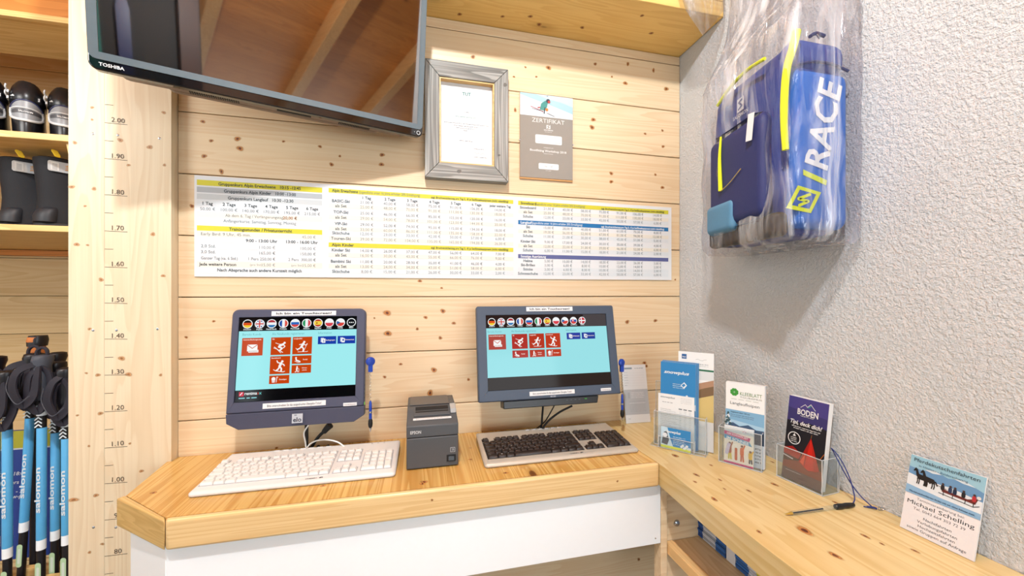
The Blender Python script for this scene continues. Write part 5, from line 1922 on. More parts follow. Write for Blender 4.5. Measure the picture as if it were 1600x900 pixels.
def d_boden(pr, w_, h):
    pr.rect(0, 0, w_, h, I('#1D1B24', .3), 1)
    pr.poly([(0, h * .70), (w_ * .3, h * .70), (w_ * .6, h * .72), (w_, h * .70), (w_, h), (0, h)], I('#3D3770', .3), 2)
    pr.poly([(0, h * .86), (w_, h * .82), (w_, h), (0, h)], I('#4A4088', .3), 2.5)
    pr.poly([(0, h * .33), (w_, h * .30), (w_, 0), (0, 0)], I('#4E342E', .3), 3)
    pr.poly([(0, h * .20), (w_ * .5, h * .26), (w_, h * .22), (w_, h * .10), (0, h * .08)], I('#8A3F30', .3), 4)
    pr.poly([(0, h * .13), (w_, h * .12), (w_, 0), (0, 0)], I('#5E474C', .3), 5)
    pr.poly([(w_ * .0, h * .36), (w_ * .22, h * .40), (w_ * .45, h * .34), (w_ * .4, h * .27), (0, h * .29)], I('#A3201C', .3), 5)
    pr.poly([(w_ * .40, h * .24), (w_ * .66, h * .56), (w_ * .92, h * .22), (w_ * .66, h * .18)], I('#D42318', .3), 6)
    pr.poly([(w_ * .40, h * .24), (w_ * .66, h * .56), (w_ * .56, h * .21)], I('#A81812', .3), 7)
    pr.poly([(w_ * .66, h * .56), (w_ * .92, h * .22), (w_ * .80, h * .19)], I('#B81D14', .3), 7)
    pr.poly([(w_ * .44, h * .25), (w_ * .56, h * .36), (w_ * .54, h * .22)], I('#F0512E', .3), 8)
    pr.stroke([(w_ * .66, h * .56), (w_ * .67, h * .60)], w_ * .012, I('#9A6A3A', .3), 8)
    pr.stroke([(w_ * .92, h * .36), (w_, h * .43)], w_ * .012, I('#E0762E', .3), 8)
    pr.stroke([(0, h * .27), (w_ * .25, h * .25)], w_ * .03, I('#D8D4DC', .3), 8)
    wi_ = I('#F2F2F4', .3)
    pr.stroke([(w_ * .33, h * .885), (w_ * .44, h * .93), (w_ * .50, h * .905), (w_ * .58, h * .945), (w_ * .70, h * .885)], w_ * .012, wi_, 9)
    pr.stroke([(w_ * .52, h * .90), (w_ * .58, h * .925)], w_ * .02, I('#4AA6A0', .3), 9.5)
    pr.text('BODEN', w_ * .52, h * .80, h * .066, wi_, 9, 'c', True, width=w_ * .52)
    pr.words(w_ * .52, h * .782, w_ * .36, h * .010, wi_, 9)
    pr.text('Tipi, deck dich!', w_ * .50, h * .675, h * .046, wi_, 9, 'c', True, width=w_ * .80, shear=.25)
    for i in range(2):
        pr.words(w_ * .51, h * (.640 - .022 * i), w_ * (.72 - .1 * i), h * .013, wi_, 9)
    pr.ring(w_ * .24, h * .50, w_ * .145, w_ * .165, wi_, 9)
    pr.disc(w_ * .24, h * .50, w_ * .145, I('#141318', .3), 8.5)
    pr.poly([(w_ * .20, h * .525), (w_ * .24, h * .56), (w_ * .28, h * .525)], wi_, 9)
    for i in range(3):
        pr.words(w_ * .24, h * (.50 - .022 * i), w_ * .18, h * .012, wi_, 9)
    pr.words(w_ * .30, h * .10, w_ * .4, h * .006, wi_, 9)


leaflet(f3, .0055, .0995, .010, .0034, .2085, .030, .0012, 'dark brochure with a glowing red tent in the stand beside the pen', d_boden, None, 'brochure', 'brochure')
leaflet(f3, .0060, .1000, .0120, .0034, .2085, .030, .0120, 'thick block of brochures behind the red tent cover', None, None, 'brochure', 'brochure')

# ---- leaflet leaning on the plank wall
fl = Frame((.7320, 1.2725), (1.0, -.045))


def d_lean(pr, w_, h):
    pr.rect(0, 0, w_, h, I('#F1F3F5'), 1)
    pr.rect(0, h * .14, w_, h * .57, I('#C3C8CE'), 2)
    for i in range(7):
        pr.rect(w_ * (.06 + .052 * i), h * .925, w_ * (.10 + .052 * i), h * .955, I('#6F8A9C'), 3)
    pr.words(w_ * .54, h * .93, w_ * .36, h * .018, I('#7F99AA'), 3, True)
    for i in range(6):
        pr.rect(w_ * .06, h * (.86 - .045 * i), w_ * .9, h * (.8615 - .045 * i), I('#CBD1D6'), 3)
        pr.words(w_ * .07, h * (.865 - .045 * i), w_ * .16, h * .010, I('#9AA6AE'), 3, True)
    for i in range(4):
        pr.words(w_ * .28, h * (.51 - .028 * i), w_ * .56, h * .013, I('#F4F6F7'), 3, True)
    pr.rect(w_ * .16, h * .42, w_ * .24, h * .52, I('#B2B8BF'), 3)
    for i in range(7):
        pr.words(w_ * .2, h * (.36 - .028 * i), w_ * .66, h * .011, I('#A9B0B8') if i != 1 else I('#F4F6F7'), 3, True)
    pr.words(w_ * .1, h * .07, w_ * .1, h * .01, I('#A0ABB4'), 3, True)


leaflet(fl, 0, .0970, 0, .0008, .2060, .038, .0008, 'white and grey ticket leaflet leaning against the plank wall right of the widescreen monitor', d_lean)

# ---- carriage ride sign leaning on the plaster wall
fs = Frame((.9478, .5803), (.0165, -1.0))


def d_sign(pr, w_, h):
    pr.rect(0, 0, w_, h, I('#F2F0F4', .3), 1)
    y0 = h * .49
    pr.rect(0, y0, w_, h, I('#9CCBE0', .3), 2)
    pr.poly([(0, h * .84), (w_ * .2, h * .83), (w_ * .36, h * .88), (w_ * .55, h * .84), (w_ * .75, h * .88), (w_, h * .81), (w_, y0), (0, y0)], I('#6E9CC8', .3), 3)
    pr.poly([(w_ * .22, h * .85), (w_ * .36, h * .88), (w_ * .46, h * .855), (w_ * .34, h * .835)], I('#DCE9F2', .3), 4)
    pr.poly([(w_ * .62, h * .86), (w_ * .75, h * .88), (w_ * .9, h * .84), (w_ * .74, h * .84)], I('#DCE9F2', .3), 4)
    pr.poly([(0, h * .75), (w_ * .3, h * .72), (w_ * .6, h * .74), (w_, h * .70), (w_, y0), (0, y0)], I('#E8EFF6', .3), 5)
    pr.poly([(0, h * .60), (w_ * .5, h * .57), (w_, h * .56), (w_, y0), (0, y0)], I('#8FBAE0', .3), 6)
    k1, k2 = I('#231C1C', .3), I('#3A2A26', .3)
    for dx in (0, .10):
        b = lambda l: [(w_ * (a + dx), h * c_) for a, c_ in l]
        pr.poly(b([(.12, .745), (.15, .775), (.27, .765), (.30, .735), (.28, .705), (.16, .705)]), k1, 7 + dx)
        pr.poly(b([(.12, .75), (.16, .77), (.13, .83), (.10, .845), (.085, .825), (.07, .80), (.08, .792), (.105, .805)]), k1, 7.2 + dx)
        for q in (.145, .17, .255, .285):
            pr.stroke(b([(q, .715), (q + .006, .68), (q, .645)]), w_ * .016, k1, 7.4 + dx)
        pr.stroke(b([(.30, .74), (.325, .70)]), w_ * .02, k1, 7.5)
    pr.stroke([(w_ * .36, h * .72), (w_ * .55, h * .70)], w_ * .008, k2, 8)
    pr.poly([(w_ * .48, h * .70), (w_ * .5, h * .655), (w_ * .92, h * .645), (w_ * .95, h * .72), (w_ * .82, h * .675), (w_ * .6, h * .685)], I('#6E2E2A', .3), 8)
    pr.stroke([(w_ * .46, h * .63), (w_ * .9, h * .61), (w_ * .97, h * .64)], w_ * .010, k1, 8)
    for x in (.52, .64, .80, .9):
        pr.stroke([(w_ * x, h * .66), (w_ * x, h * .615)], w_ * .010, k1, 8)
    for x, c_ in ((.50, '#262026'), (.60, '#2A3C5E'), (.66, '#1F2E4A'), (.77, '#20242C'), (.90, '#B8323A')):
        pr.stroke([(w_ * x, h * .69), (w_ * x, h * .725)], w_ * .05, I(c_, .3), 9)
        pr.disc(w_ * x, h * .752, w_ * .018, I('#4A3430', .3), 10, 10)
    pr.disc(w_ * .955, h * .735, w_ * .028, I('#E9E4E2', .3), 10, 10)
    bk_ = I('#22262E', .3)
    pr.text('Pferdekutschenfahrten', w_ * .50, h * .925, h * .045, bk_, 11, 'c', False, width=w_ * .88)
    pr.text('in Hittisau - Balderschwang', w_ * .47, h * .868, h * .026, I('#3A5470', .3), 11, 'c', width=w_ * .66)
    pr.text('Pferdekutschenfahrten finden mit od. ohne Schnee statt.', w_ * .5, h * .515, h * .018, I('#2A4A70', .3), 11, 'c', True, width=w_ * .88)
    gy = I('#6A6A72', .3)
    pr.text('Terminvereinbarung bei:', w_ * .50, h * .432, h * .030, gy, 2, 'c', width=w_ * .64)
    pr.text('Michael Schelling', w_ * .50, h * .360, h * .050, bk_, 2, 'c', False, width=w_ * .90)
    pr.text('Tel. 0043 664 303 72 39', w_ * .50, h * .300, h * .032, gy, 2, 'c', width=w_ * .70)
    for s_, y, wd_ in (('Nachtfahrten', .210, .38), ('Verlobungsfahrten', .155, .54), ('Hochzeitsfahrten', .100, .50), ('sowie Gruppen auf Anfrage', .045, .80)):
        pr.text(s_, w_ * .50, h * y, h * .033, I('#3C3E46', .3), 2, 'c', width=w_ * wd_)


m_ = leaflet(fs, 0, .1072, 0, .0008, .1440, .0345, .0030, 'small white sign with a horse carriage photo leaning on the plaster wall', d_sign, None, 'sign', 'sign')

# ---- pen on a cord
T = thing('ballpoint_pen', 'clear ballpoint pen lying on the wall shelf, tied to a dark blue cord', 'pen', (.85, .66, TOP))
A_, B_ = Vector((.7550, .6640, TOP + .0050)), Vector((.8895, .6596, TOP + .0055))
dr = (B_ - A_).normalized()
m_ = MB()
m_.lathe([(.0038, .016), (.0043, .02), (.0043, .138)], A_, dr, M['acrylic'], 12)
m_.build('barrel', T, world=True)
m_ = MB()
m_.lathe([(0, .014), (.0016, .015), (.0016, .098), (0, .099)], A_, dr, M['rubber'], 8)
m_.build('refill', T, world=True)
m_ = MB()
m_.lathe([(0, 0), (.0008, .0005), (.0015, .006), (.0034, .0158), (.0030, .018)], A_, dr, pbr('brass_tip', '#C8A24A', .3, metal=.6), 12)
m_.build('tip', T, world=True)
m_ = MB()
m_.lathe([(.0040, -.004), (.0056, -.002), (.0060, .010), (.0050, .018), (.0058, .026), (.0050, .038), (.0040, .046), (0, .047)], B_, (1, -.04, 0), M['black_plastic'], 12)
m_.build('tape_grip', T, world=True)
m_ = MB()
cpts = [(.934, .6580, TOP + .0065), (.9420, .6600, TOP + .020), (.9430, .6700, TOP + .055), (.9425, .6850, TOP + .085), (.9410, .7000, TOP + .104),
        (.9400, .7085, TOP + .110), (.9425, .7070, TOP + .105), (.9460, .6950, TOP + .080), (.9510, .6780, TOP + .048), (.9580, .6600, TOP + .022), (.9667, .6410, TOP + .004)]
m_.tube(cpts, .0012, M['cord_blue'], 7)
m_.tube([(.9600, .6480, TOP + .003), (.9667, .6405, TOP + .0045), (.9720, .6370, TOP + .003)], .0022, M['cord_blue'], 7)
m_.tube([(.9560, .6520, TOP + .002), (.9667, .6405, TOP + .003)], .0011, M['cord_blue'], 6)
m_.build('cord', T, world=True)
m_ = MB()
for k_ in range(2):
    c = Vector((.9765 + .004 * k_, .6345 - .002 * k_, TOP + .004))
    m_.tube([c + Vector((.0035 * math.cos(q), .001 * math.sin(q), .003 * math.sin(q))) for q in [i * math.pi / 5 for i in range(11)]], .0009, M['steel'], 6, 0)
m_.build('wall_eye', T, world=True)

# ================================================================== bagged rucksack on the plaster wall
BL, BD, LB = pbr('rucksack_blue', '#2C4088', .6, scale=500, bump=.2), pbr('rucksack_dark', '#20285C', .6, scale=500, bump=.2), pbr('rucksack_bright', '#2260B4', .55, scale=500, bump=.15)
YE, BN = pbr('yellow_piping', '#E2EC1C', .5), pbr('brown_base', '#3A2C22', .6, scale=300)
TQ = pbr('teal_panel', '#4E7FA0', .55, scale=300)
T = thing('rucksack', 'blue rucksack with yellow piping and RACE lettering hanging in clear plastic on the white wall', 'rucksack', (.89, .82, 1.655))
FA, FB = Vector((.790, .690)), Vector((.838, .975))
foot = [(.790, .690), (.966, .690), (.966, .975), (.838, .975)]
m_ = MB()
def bulge(x, y, z):
    q = (z - 1.655) / .45
    k_ = math.sin(math.pi * min(1, max(0, q))) ** .6
    cxx, cyy = .966, .83
    s_ = .86 + .14 * k_
    return (cxx + (x - cxx) * s_, cyy + (y - cyy) * (.96 + .04 * k_), z - .0 * k_)


m_.pillow(foot, 1.660, 2.108, .030, .045, BL, fn=bulge)
m_.build('main_body', T, world=True, angle=60)
# darker back half with the harness, wall side, far end
m_ = MB()
m_.pillow([(.862, .955), (.970, .955), (.970, 1.020), (.885, 1.020)], 1.665, 1.985, .02, .03, BD)
m_.build('side_pocket', T, world=True, angle=60)
# front pocket
nf = Vector((-(FB - FA).y, (FB - FA).x)).normalized()
uf = (FB - FA).normalized()
def fp(a, out=0.0):
    q = FA + uf * a + nf * out
    return (q.x, q.y)


m_ = MB()
m_.pillow([fp(.045, .026), fp(.045, -.01), fp(.265, -.01), fp(.265, .022)], 1.700, 1.960, .02, .03, BD)
m_.build('front_pocket', T, world=True, angle=60)
m_ = MB()
m_.pillow([fp(.015, .012), fp(.015, -.02), fp(.285, -.02), fp(.285, .012)], 1.656, 1.712, .012, .012, BN)
m_.build('base_panel', T, world=True, angle=60)
m_ = MB()
m_.pillow([fp(.150, .030), fp(.150, .0), fp(.270, .0), fp(.270, .028)], 1.690, 1.775, .012, .016, TQ)
m_.build('lower_patch', T, world=True, angle=60)
# side panel (bright blue, towards us) with a small pouch above
m_ = MB()
m_.pillow([(.806, .681), (.958, .681), (.958, .72), (.806, .72)], 1.672, 2.030, .018, .022, LB)
sp_ = m_.build('side_panel', T, world=True, angle=60)
m_ = MB()
m_.pillow([(.808, .683), (.952, .683), (.952, .74), (.808, .74)], 2.022, 2.102, .02, .03, BL)
po = m_.build('top_pouch', T, world=True, angle=60)
m_ = MB()
m_.tube([(.812, .6805, 2.030), (.85, .679, 2.040), (.90, .679, 2.042), (.952, .6805, 2.034)], .0030, BD, 8)
m_.build('zip', po, world=True)
pr = Pr((0, .6803, 0), (1, 0, 0), (0, 0, 1), step=.0004)
q_ = onY(1287, 198, .6803)
pr.text('RACE', q_.x + .030, q_.z, .062, ink('#F2F5F7'), 1, 'c', True, width=.200, rot=math.pi / 2 - .22)
yp = ink('#DDEB1E')
q_ = onY(1254.7, 269, .6803)
r_ = onY(1290.7, 285, .6803)
pr.poly([(q_.x, q_.z - .006), (r_.x, r_.z - .007), (r_.x + .002, r_.z + .005), (q_.x, q_.z + .006)], yp, 1)
q_ = onY(1254.7, 312, .6803)
lg = lambda l: [(q_.x + a_, q_.z + b_) for a_, b_ in l]
pr.poly(lg([(-.0144, .0306), (-.047, -.021), (.0216, -.0287), (.0505, .019)]), yp, 1)
pr.poly(lg([(-.0095, .0215), (-.031, -.0135), (.0165, -.0195), (.036, .0135)]), pbr('ink_navy', '#24509E', .6), 2)
pr.stroke(lg([(.018, .0125), (-.014, .001), (.014, -.003), (-.012, -.0135)]), .0065, yp, 3)
pr.build('lettering', sp_, world=True)
m_ = MB()
def fr3(a, z, out):
    q = FA + uf * a + nf * out
    return (q.x, q.y, z)


m_.tube([(.800, .676, 2.098), (.792, .678, 2.062), (.781, .682, 2.02), (.776, .684, 1.96), (.776, .685, 1.90), (.779, .684, 1.84)], lambda t: .0085 - .002 * t, YE, 8)
m_.build('piping', T, world=True)
m_ = MB()
m_.tube([fr3(.055, 2.078, .010), fr3(.12, 2.088, .008), fr3(.19, 2.082, .006), fr3(.25, 2.062, .004)], .0042, YE, 8)
m_.build('piping', T, world=True)
m_ = MB()
m_.tube([fr3(.200, 1.952, .026), fr3(.204, 1.89, .027), fr3(.200, 1.805, .027)], lambda t: .0025 + .003 * t, YE, 8)
m_.build('piping', T, world=True)
m_ = MB()
m_.tube([fr3(.198, 1.803, .0285), fr3(.16, 1.815, .0285), fr3(.115, 1.838, .028)], .0012, pbr('seam_tan', '#B8A060', .6), 6)
m_.build('piping', T, world=True)
pr = Pr(fr3(.150, 2.0, .0035), (-uf.x, -uf.y, 0), (0, 0, 1), step=.0006)
pr.rect(-.013, .000, .013, .034, ink('#D9DCE6'), 2)
pr.stroke([(.007, .028), (-.006, .024), (.006, .012), (-.007, .006)], .005, ink('#2C4088'), 3)
pr.text('SALOMON', 0, -.014, .009, ink('#C9CEDE'), 2, 'c', True, width=.060)
pr.build('lettering', T, world=True)
m_ = MB()
q0 = Vector(fr3(.075, 1.925, .032))
m_.box((-.0006, -.009, -.032), (0, .009, .032), M['paper'], Matrix.Translation(q0) @ Matrix.Rotation(.12, 4, 'X'))
tg_ = m_.build('swing_tag', T, world=True, smooth=False)
m_ = MB()
for a, z0_, z1_ in ((.02, 2.105, 2.15), (.10, 2.105, 2.15)):
    pass
m_.tube([(.90, .80, 2.090), (.915, .80, 2.150), (.93, .80, 2.165), (.94, .80, 2.15), (.945, .80, 2.100)], .006, BD, 8)
m_.build('carry_loop', T, world=True)
m_ = MB()
m_.tube([(.850, .687, 2.101), (.870, .690, 2.113), (.895, .690, 2.111)], .004, BD, 7)
m_.tube([(.868, .686, 2.108), (.874, .684, 2.098)], .0018, M['steel'], 6)
m_.build('zip_puller', T, world=True)

# the clear bag: a sleeve round the rucksack that narrows up to its hook, crumpled underneath
def film_sleeve(name, label, rings, nseg, amp, seed, close_bottom=True, loc=None):
    rr = random.Random(seed)
    ph = [rr.uniform(0, 6.28) for _ in range(12)]
    R = []
    for z, pts, cr in rings:
        P_ = rpoly(pts, cr, 4)
        L = [0]
        N = len(P_)
        for i in range(N):
            L.append(L[-1] + math.dist(P_[i], P_[(i + 1) % N]))
        ring = []
        cxx = sum(p[0] for p in P_) / N
        cyy = sum(p[1] for p in P_) / N
        for k_ in range(nseg):
            t = L[-1] * k_ / nseg
            i = max(j for j in range(N) if L[j] <= t)
            f = (t - L[i]) / max(1e-9, L[i + 1] - L[i])
            a, b = P_[i], P_[(i + 1) % N]
            x, y = a[0] + (b[0] - a[0]) * f, a[1] + (b[1] - a[1]) * f
            th = 2 * math.pi * k_ / nseg
            w_ = (math.sin(9 * th + ph[0] + 3 * z) * .4 + math.sin(17 * th + ph[1] - 6 * z) * .35 + math.sin(29 * th + ph[2] + 9 * z) * .25 + .5 * math.sin(4 * th + ph[3] + 14 * z) * .5)
            d_ = amp * (.55 + .45 * w_)
            v_ = Vector((x - cxx, y - cyy))
            ln = v_.length or 1
            x, y = x + v_.x / ln * d_, y + v_.y / ln * d_
            ring.append(Vector((min(x, .9865), y, z)))
        R.append(ring)
    m_ = MB()
    m_.loft(R, M['film'], close_bottom, False)
    o = m_.build(name, angle=180)
    tag(o, label, 'plastic bag')
    return o


Q = lambda e, dz=0: [(.772 - e, .664 - e * .6), (.978, .664 - e * .6), (.978, 1.028 + e), (.853 - e, 1.020 + e), (.826 - e, .985)]
rg_ = [(1.640, [(.81, .70), (.965, .70), (.965, 1.0), (.84, 1.0)], .03), (1.642, Q(-.014), .03), (1.655, Q(-.002), .03)]
for i in range(1, 15):
    z = 1.655 + i * .034
    rg_.append((z, Q(.000 + .003 * math.sin(i * 1.3)), .03))
for z, sh_ in ((2.15, .02), (2.19, .05), (2.24, .09), (2.30, .125), (2.37, .15), (2.46, .165), (2.56, .172)):
    rg_.append((z, [(.770 + sh_, .664 + .0 * sh_), (.978, .664 - .02 * (sh_ > .1)), (.978, 1.033), (.853 + sh_ * .6, 1.022), (.826 + sh_ * .7, .985)], .02))
film_sleeve('plastic_bag', 'clear crinkled plastic bag around the blue rucksack', rg_, 150, .010, 3)
hz = thing('wall_hook', 'steel wall hook holding the bagged rucksack, above the picture edge', 'hook', (.985, .84, 2.58))
m_ = MB()
m_.tube([(.9885, .84, 2.60), (.955, .84, 2.595), (.945, .84, 2.575), (.955, .84, 2.565), (.965, .84, 2.575)], .004, M['steel'], 8)
m_.build('hook', hz, world=True)
# corner of a second bag hanging above, in front of the beam
m_ = MB()
cr_ = [(.779, 1.0, 2.378), (.839, 1.0, 2.312), (.930, 1.0, 2.386), (.9800, 1.0, 2.435), (.970, 1.0, 2.62), (.80, 1.0, 2.62), (.745, 1.0, 2.47)]
fro, bac = [], []
cr_ = [(min(a_, .90) * 1.045, 1.05, EYE + (c_ - EYE) * 1.045) for a_, b_, c_ in cr_]
for i, p_ in enumerate(cr_):
    fro.append(Vector((p_[0], p_[1] - .012 - .006 * (i % 2), p_[2])))
    bac.append(Vector((p_[0], p_[1] + .006, p_[2])))
m_.loft([bac, fro], M['film'])
cf = Vector((.86, .975, 2.46))
o = m_.build('plastic_bag', angle=180)
tag(o, 'folded corner of a clear plastic bag hanging at the top, left of the rucksack', 'plastic bag')

# ================================================================== store bay on the left
SHY = 1.60
def rack_shelf(z0, z1, label, front_h=None):
    T = thing('shelf_board', label, 'shelf', (-1.9, 1.95, z0))
    m_ = MB()
    m_.box((-2.88, SHY + .0185, z0 + .002), (-.9365, 2.328, z1), M['rack_pine'])
    m_.build('board', T, world=True, bevel=.001)
    m_ = MB()
    m_.box((-2.88, SHY, z0), (-.9365, SHY + .018, z1), M['rack_pine'])
    m_.build('front_edge', T, world=True, bevel=.0015)
    return T


rack_shelf(2.0335, 2.0550, 'pine shelf carrying the ski boots, left edge of the picture')
rack_shelf(1.7315, 1.7515, 'pine shelf carrying the snowboard boots, under the ski boot shelf')
T = thing('shelf_board', 'topmost pine shelf with a tall front board, above the ski boots', 'shelf', (-1.9, 1.9, 2.43))
m_ = MB()
m_.box((-2.88, SHY + .02, 2.43), (-.9365, 1.86, 2.45), M['rack_pine'])
m_.build('board', T, world=True)
m_ = MB()
m_.box((-2.88, SHY, 2.4265), (-.9365, SHY + .019, 2.446), M['rack_pine'])
m_.build('front_edge', T, world=True, bevel=.0015)
m_ = MB()
m_.box((-2.88, SHY + .03, 2.4505), (-.9365, SHY + .05, 2.69), M['roof_pine'])
m_.build('front_board', T, world=True)
T = thing('shelf_bracket', 'triangular pine bracket under the ski boot shelf beside the post', 'bracket', (-1.147, 1.61, 1.91))
m_ = MB()
m_.prism([(-1.1585, 2.0330), (-1.1368, 1.911), (-1.1155, 1.911), (-1.1155, 2.0330)], (0, SHY + .02, 0), (1, 0, 0), (0, 0, 1), (0, .02, 0), M['rack_pine'])
m_.build('brace', T, world=True, bevel=.001)
T = thing('cross_rail', 'dark pine cross rail on the rear wall below the snowboard boots', 'rail', (-1.9, 2.30, 1.66))
m_ = MB()
m_.box((-2.88, 2.295, 1.705), (-.9365, 2.328, 1.7305), M['roof_pine'])
m_.build('batten', T, world=True)

# ---- ski boots
sb_blk, sb_gry, sb_lt = pbr('boot_black', '#17171B', .3), pbr('boot_grey', '#8A8C90', .35), pbr('boot_silver', '#C8CACC', .35)


def ell(cx_, cy_, rx, ry, z, n=18, p=2.4, f=0.0):
    out = []
    for j in range(n):
        t = 2 * math.pi * j / n
        c, s_ = math.cos(t), math.sin(t)
        out.append(Vector((cx_ + rx * math.copysign(abs(c) ** (2 / p), c), cy_ + ry * math.copysign(abs(s_) ** (2 / p), s_), z + f * s_)))
    return out


def ski_boot(label, loc):
    """seen from the heel: black heel, grey spine panel, black cuff; the toe points away"""
    T = thing('ski_boot', label, 'ski boot', loc, (0, 0, 0), 'ski boots on the upper shelf')
    m_ = MB()
    m_.loft([ell(0, .02, .040, .148, .0), ell(0, .02, .044, .152, .004), ell(0, .02, .044, .152, .020), ell(0, .02, .042, .149, .024)], M['rubber'])
    m_.build('sole', T)
    prof = [(.0245, .020, .044, .150), (.045, .020, .048, .152), (.066, .012, .049, .143), (.085, -.010, .049, .120), (.11, -.030, .050, .100), (.14, -.036, .051, .092)]
    m_ = MB()
    m_.loft([ell(0, cy_, rx, ry, z) for z, cy_, rx, ry in prof], sb_blk)
    m_.build('lower_shell', T, angle=50)

    def surf(th, z, out=0.0):
        for (z0, c0, x0_, y0_), (z1, c1, x1_, y1_) in zip(prof[:-1], prof[1:]):
            if z <= z1:
                break
        f = max(0, min(1, (z - z0) / (z1 - z0)))
        c, rx, ry = c0 + (c1 - c0) * f, x0_ + (x1_ - x0_) * f + out, y0_ + (y1_ - y0_) * f + out
        q = math.radians(-90) + th
        cs, sn = math.cos(q), math.sin(q)
        return Vector((rx * math.copysign(abs(cs) ** (2 / 2.4), cs), c + ry * math.copysign(abs(sn) ** (2 / 2.4), sn), z))
    TH = 1.0
    zt_ = lambda t: .142 - .026 * (t / TH) ** 2
    zb_ = lambda t: .070 + .018 * abs(t / TH) ** 2.5

    def patch(f0, f1, out, mat, t0=-TH, t1=TH, n=14):
        m_ = MB()
        rows_ = []
        for i in range(6):
            f = f0 + (f1 - f0) * i / 5
            rows_.append([surf(t0 + (t1 - t0) * j / n, zb_(t0 + (t1 - t0) * j / n) + (zt_(t0 + (t1 - t0) * j / n) - zb_(t0 + (t1 - t0) * j / n)) * f, out) for j in range(n + 1)])
        m_.loft(rows_, mat, False, False, closed=False)
        return m_
    gp = patch(0, 1, .0022, sb_gry).build('spine_panel', T, angle=60)
    m_ = MB()
    loop_ = [surf(-TH + 2 * TH * j / 12, zt_(-TH + 2 * TH * j / 12), .003) for j in range(13)]
    m_.tube(loop_, .0022, pbr('boot_rim', '#2A3058', .35), 7)
    m_.build('rim', gp)
    m_ = MB()
    m_.tube([surf(-TH + 2 * TH * j / 12, zb_(-TH + 2 * TH * j / 12) + .002, .003) for j in range(13)], .0045, sb_lt, 8)
    m_.tube([surf(-TH * .94, zb_(TH) + .002, .003), surf(-TH * .97, .102, .003), surf(-TH * .9, .113, .003)], .0042, sb_lt, 8)
    m_.tube([surf(TH * .94, zb_(TH) + .002, .003), surf(TH * .97, .102, .003), surf(TH * .9, .113, .003)], .0042, sb_lt, 8)
    m_.tube([surf(-TH * .9 + 1.8 * TH * j / 10, .111 + .004 * (1 - (j / 5 - 1) ** 2), .003) for j in range(11)], .0022, sb_lt, 7)
    m_.build('surround', T)
    bd = patch(.36, .58, .0030, pbr('boot_band', '#4A4A4E', .4), -TH * .86, TH * .86).build('band', T, angle=60)
    c_ = surf(0, .1, .0036)
    pr = Pr((0, c_.y - .0004, .0), (1, 0, 0), (0, 0, 1))
    pr.text('SALOMON', 0, .0985, .0055, ink('#F2F3F4'), 1, 'c', True, width=.040)
    pr.build('lettering', bd)
    m_ = MB()
    m_.loft([ell(0, -.037, .0515, .0925, .1405), ell(0, -.037, .054, .095, .146), ell(0, -.035, .054, .095, .165, f=-.004), ell(0, -.030, .050, .090, .185, f=-.012), ell(0, -.026, .040, .078, .200, f=-.016)], sb_blk)
    m_.build('cuff', T, angle=50)
    for i, (z, y_) in enumerate(((.150, -.085), (.172, -.080))):
        b_ = MB()
        b_.box((-.0555, y_ - .012, z - .005), (-.049, y_ + .022, z + .005), sb_lt)
        b_.tube([(-.054, y_ - .008, z + .003), (-.058, y_ - .020, z + .010), (-.056, y_ - .022, z + .020)], .0032, sb_lt, 6)
        b_.build('buckle', T, bevel=.001)
    pr = Pr((0, -.1325, 0), (1, 0, 0), (0, .10, 1), step=.0004)
    pr.text('84', .010, .163, .008, ink('#AFC6DC'), 1, 'c', True)
    pr.rect(.020, .150, .038, .162, ink('#C9CDD0'), 1)
    pr.rect(.023, .153, .035, .159, ink('#7A8086'), 2)
    pr.poly([(-.044, .150), (-.030, .152), (-.036, .158)], ink('#DDE3E6'), 1)
    pr.stroke([(-.016, .157), (0, .1585), (.008, .157)], .0022, ink('#C9CDD0'), 1)
    pr.build('size_print', T)
    return T


zs = 2.0553
b1 = ski_boot('black and grey ski boot in full view on the upper shelf', (-1.390, 1.795, zs))
b1.scale = (.80, .88, 1.0)
b1.rotation_euler.z = .58
dup(b1, (-1.300, 1.818, zs), None, 'black and grey ski boot partly hidden behind the post')
dup(b1, (-1.482, 1.775, zs), None, 'black ski boot cut off by the left picture edge on the upper shelf')

# ---- snowboard boots
bb, bg = pbr('snowboot_black', '#111218', .75, scale=300, bump=.15), pbr('snowboot_heel', '#24262C', .5)
YT = pbr('pull_tab', '#E8C21E', .5)


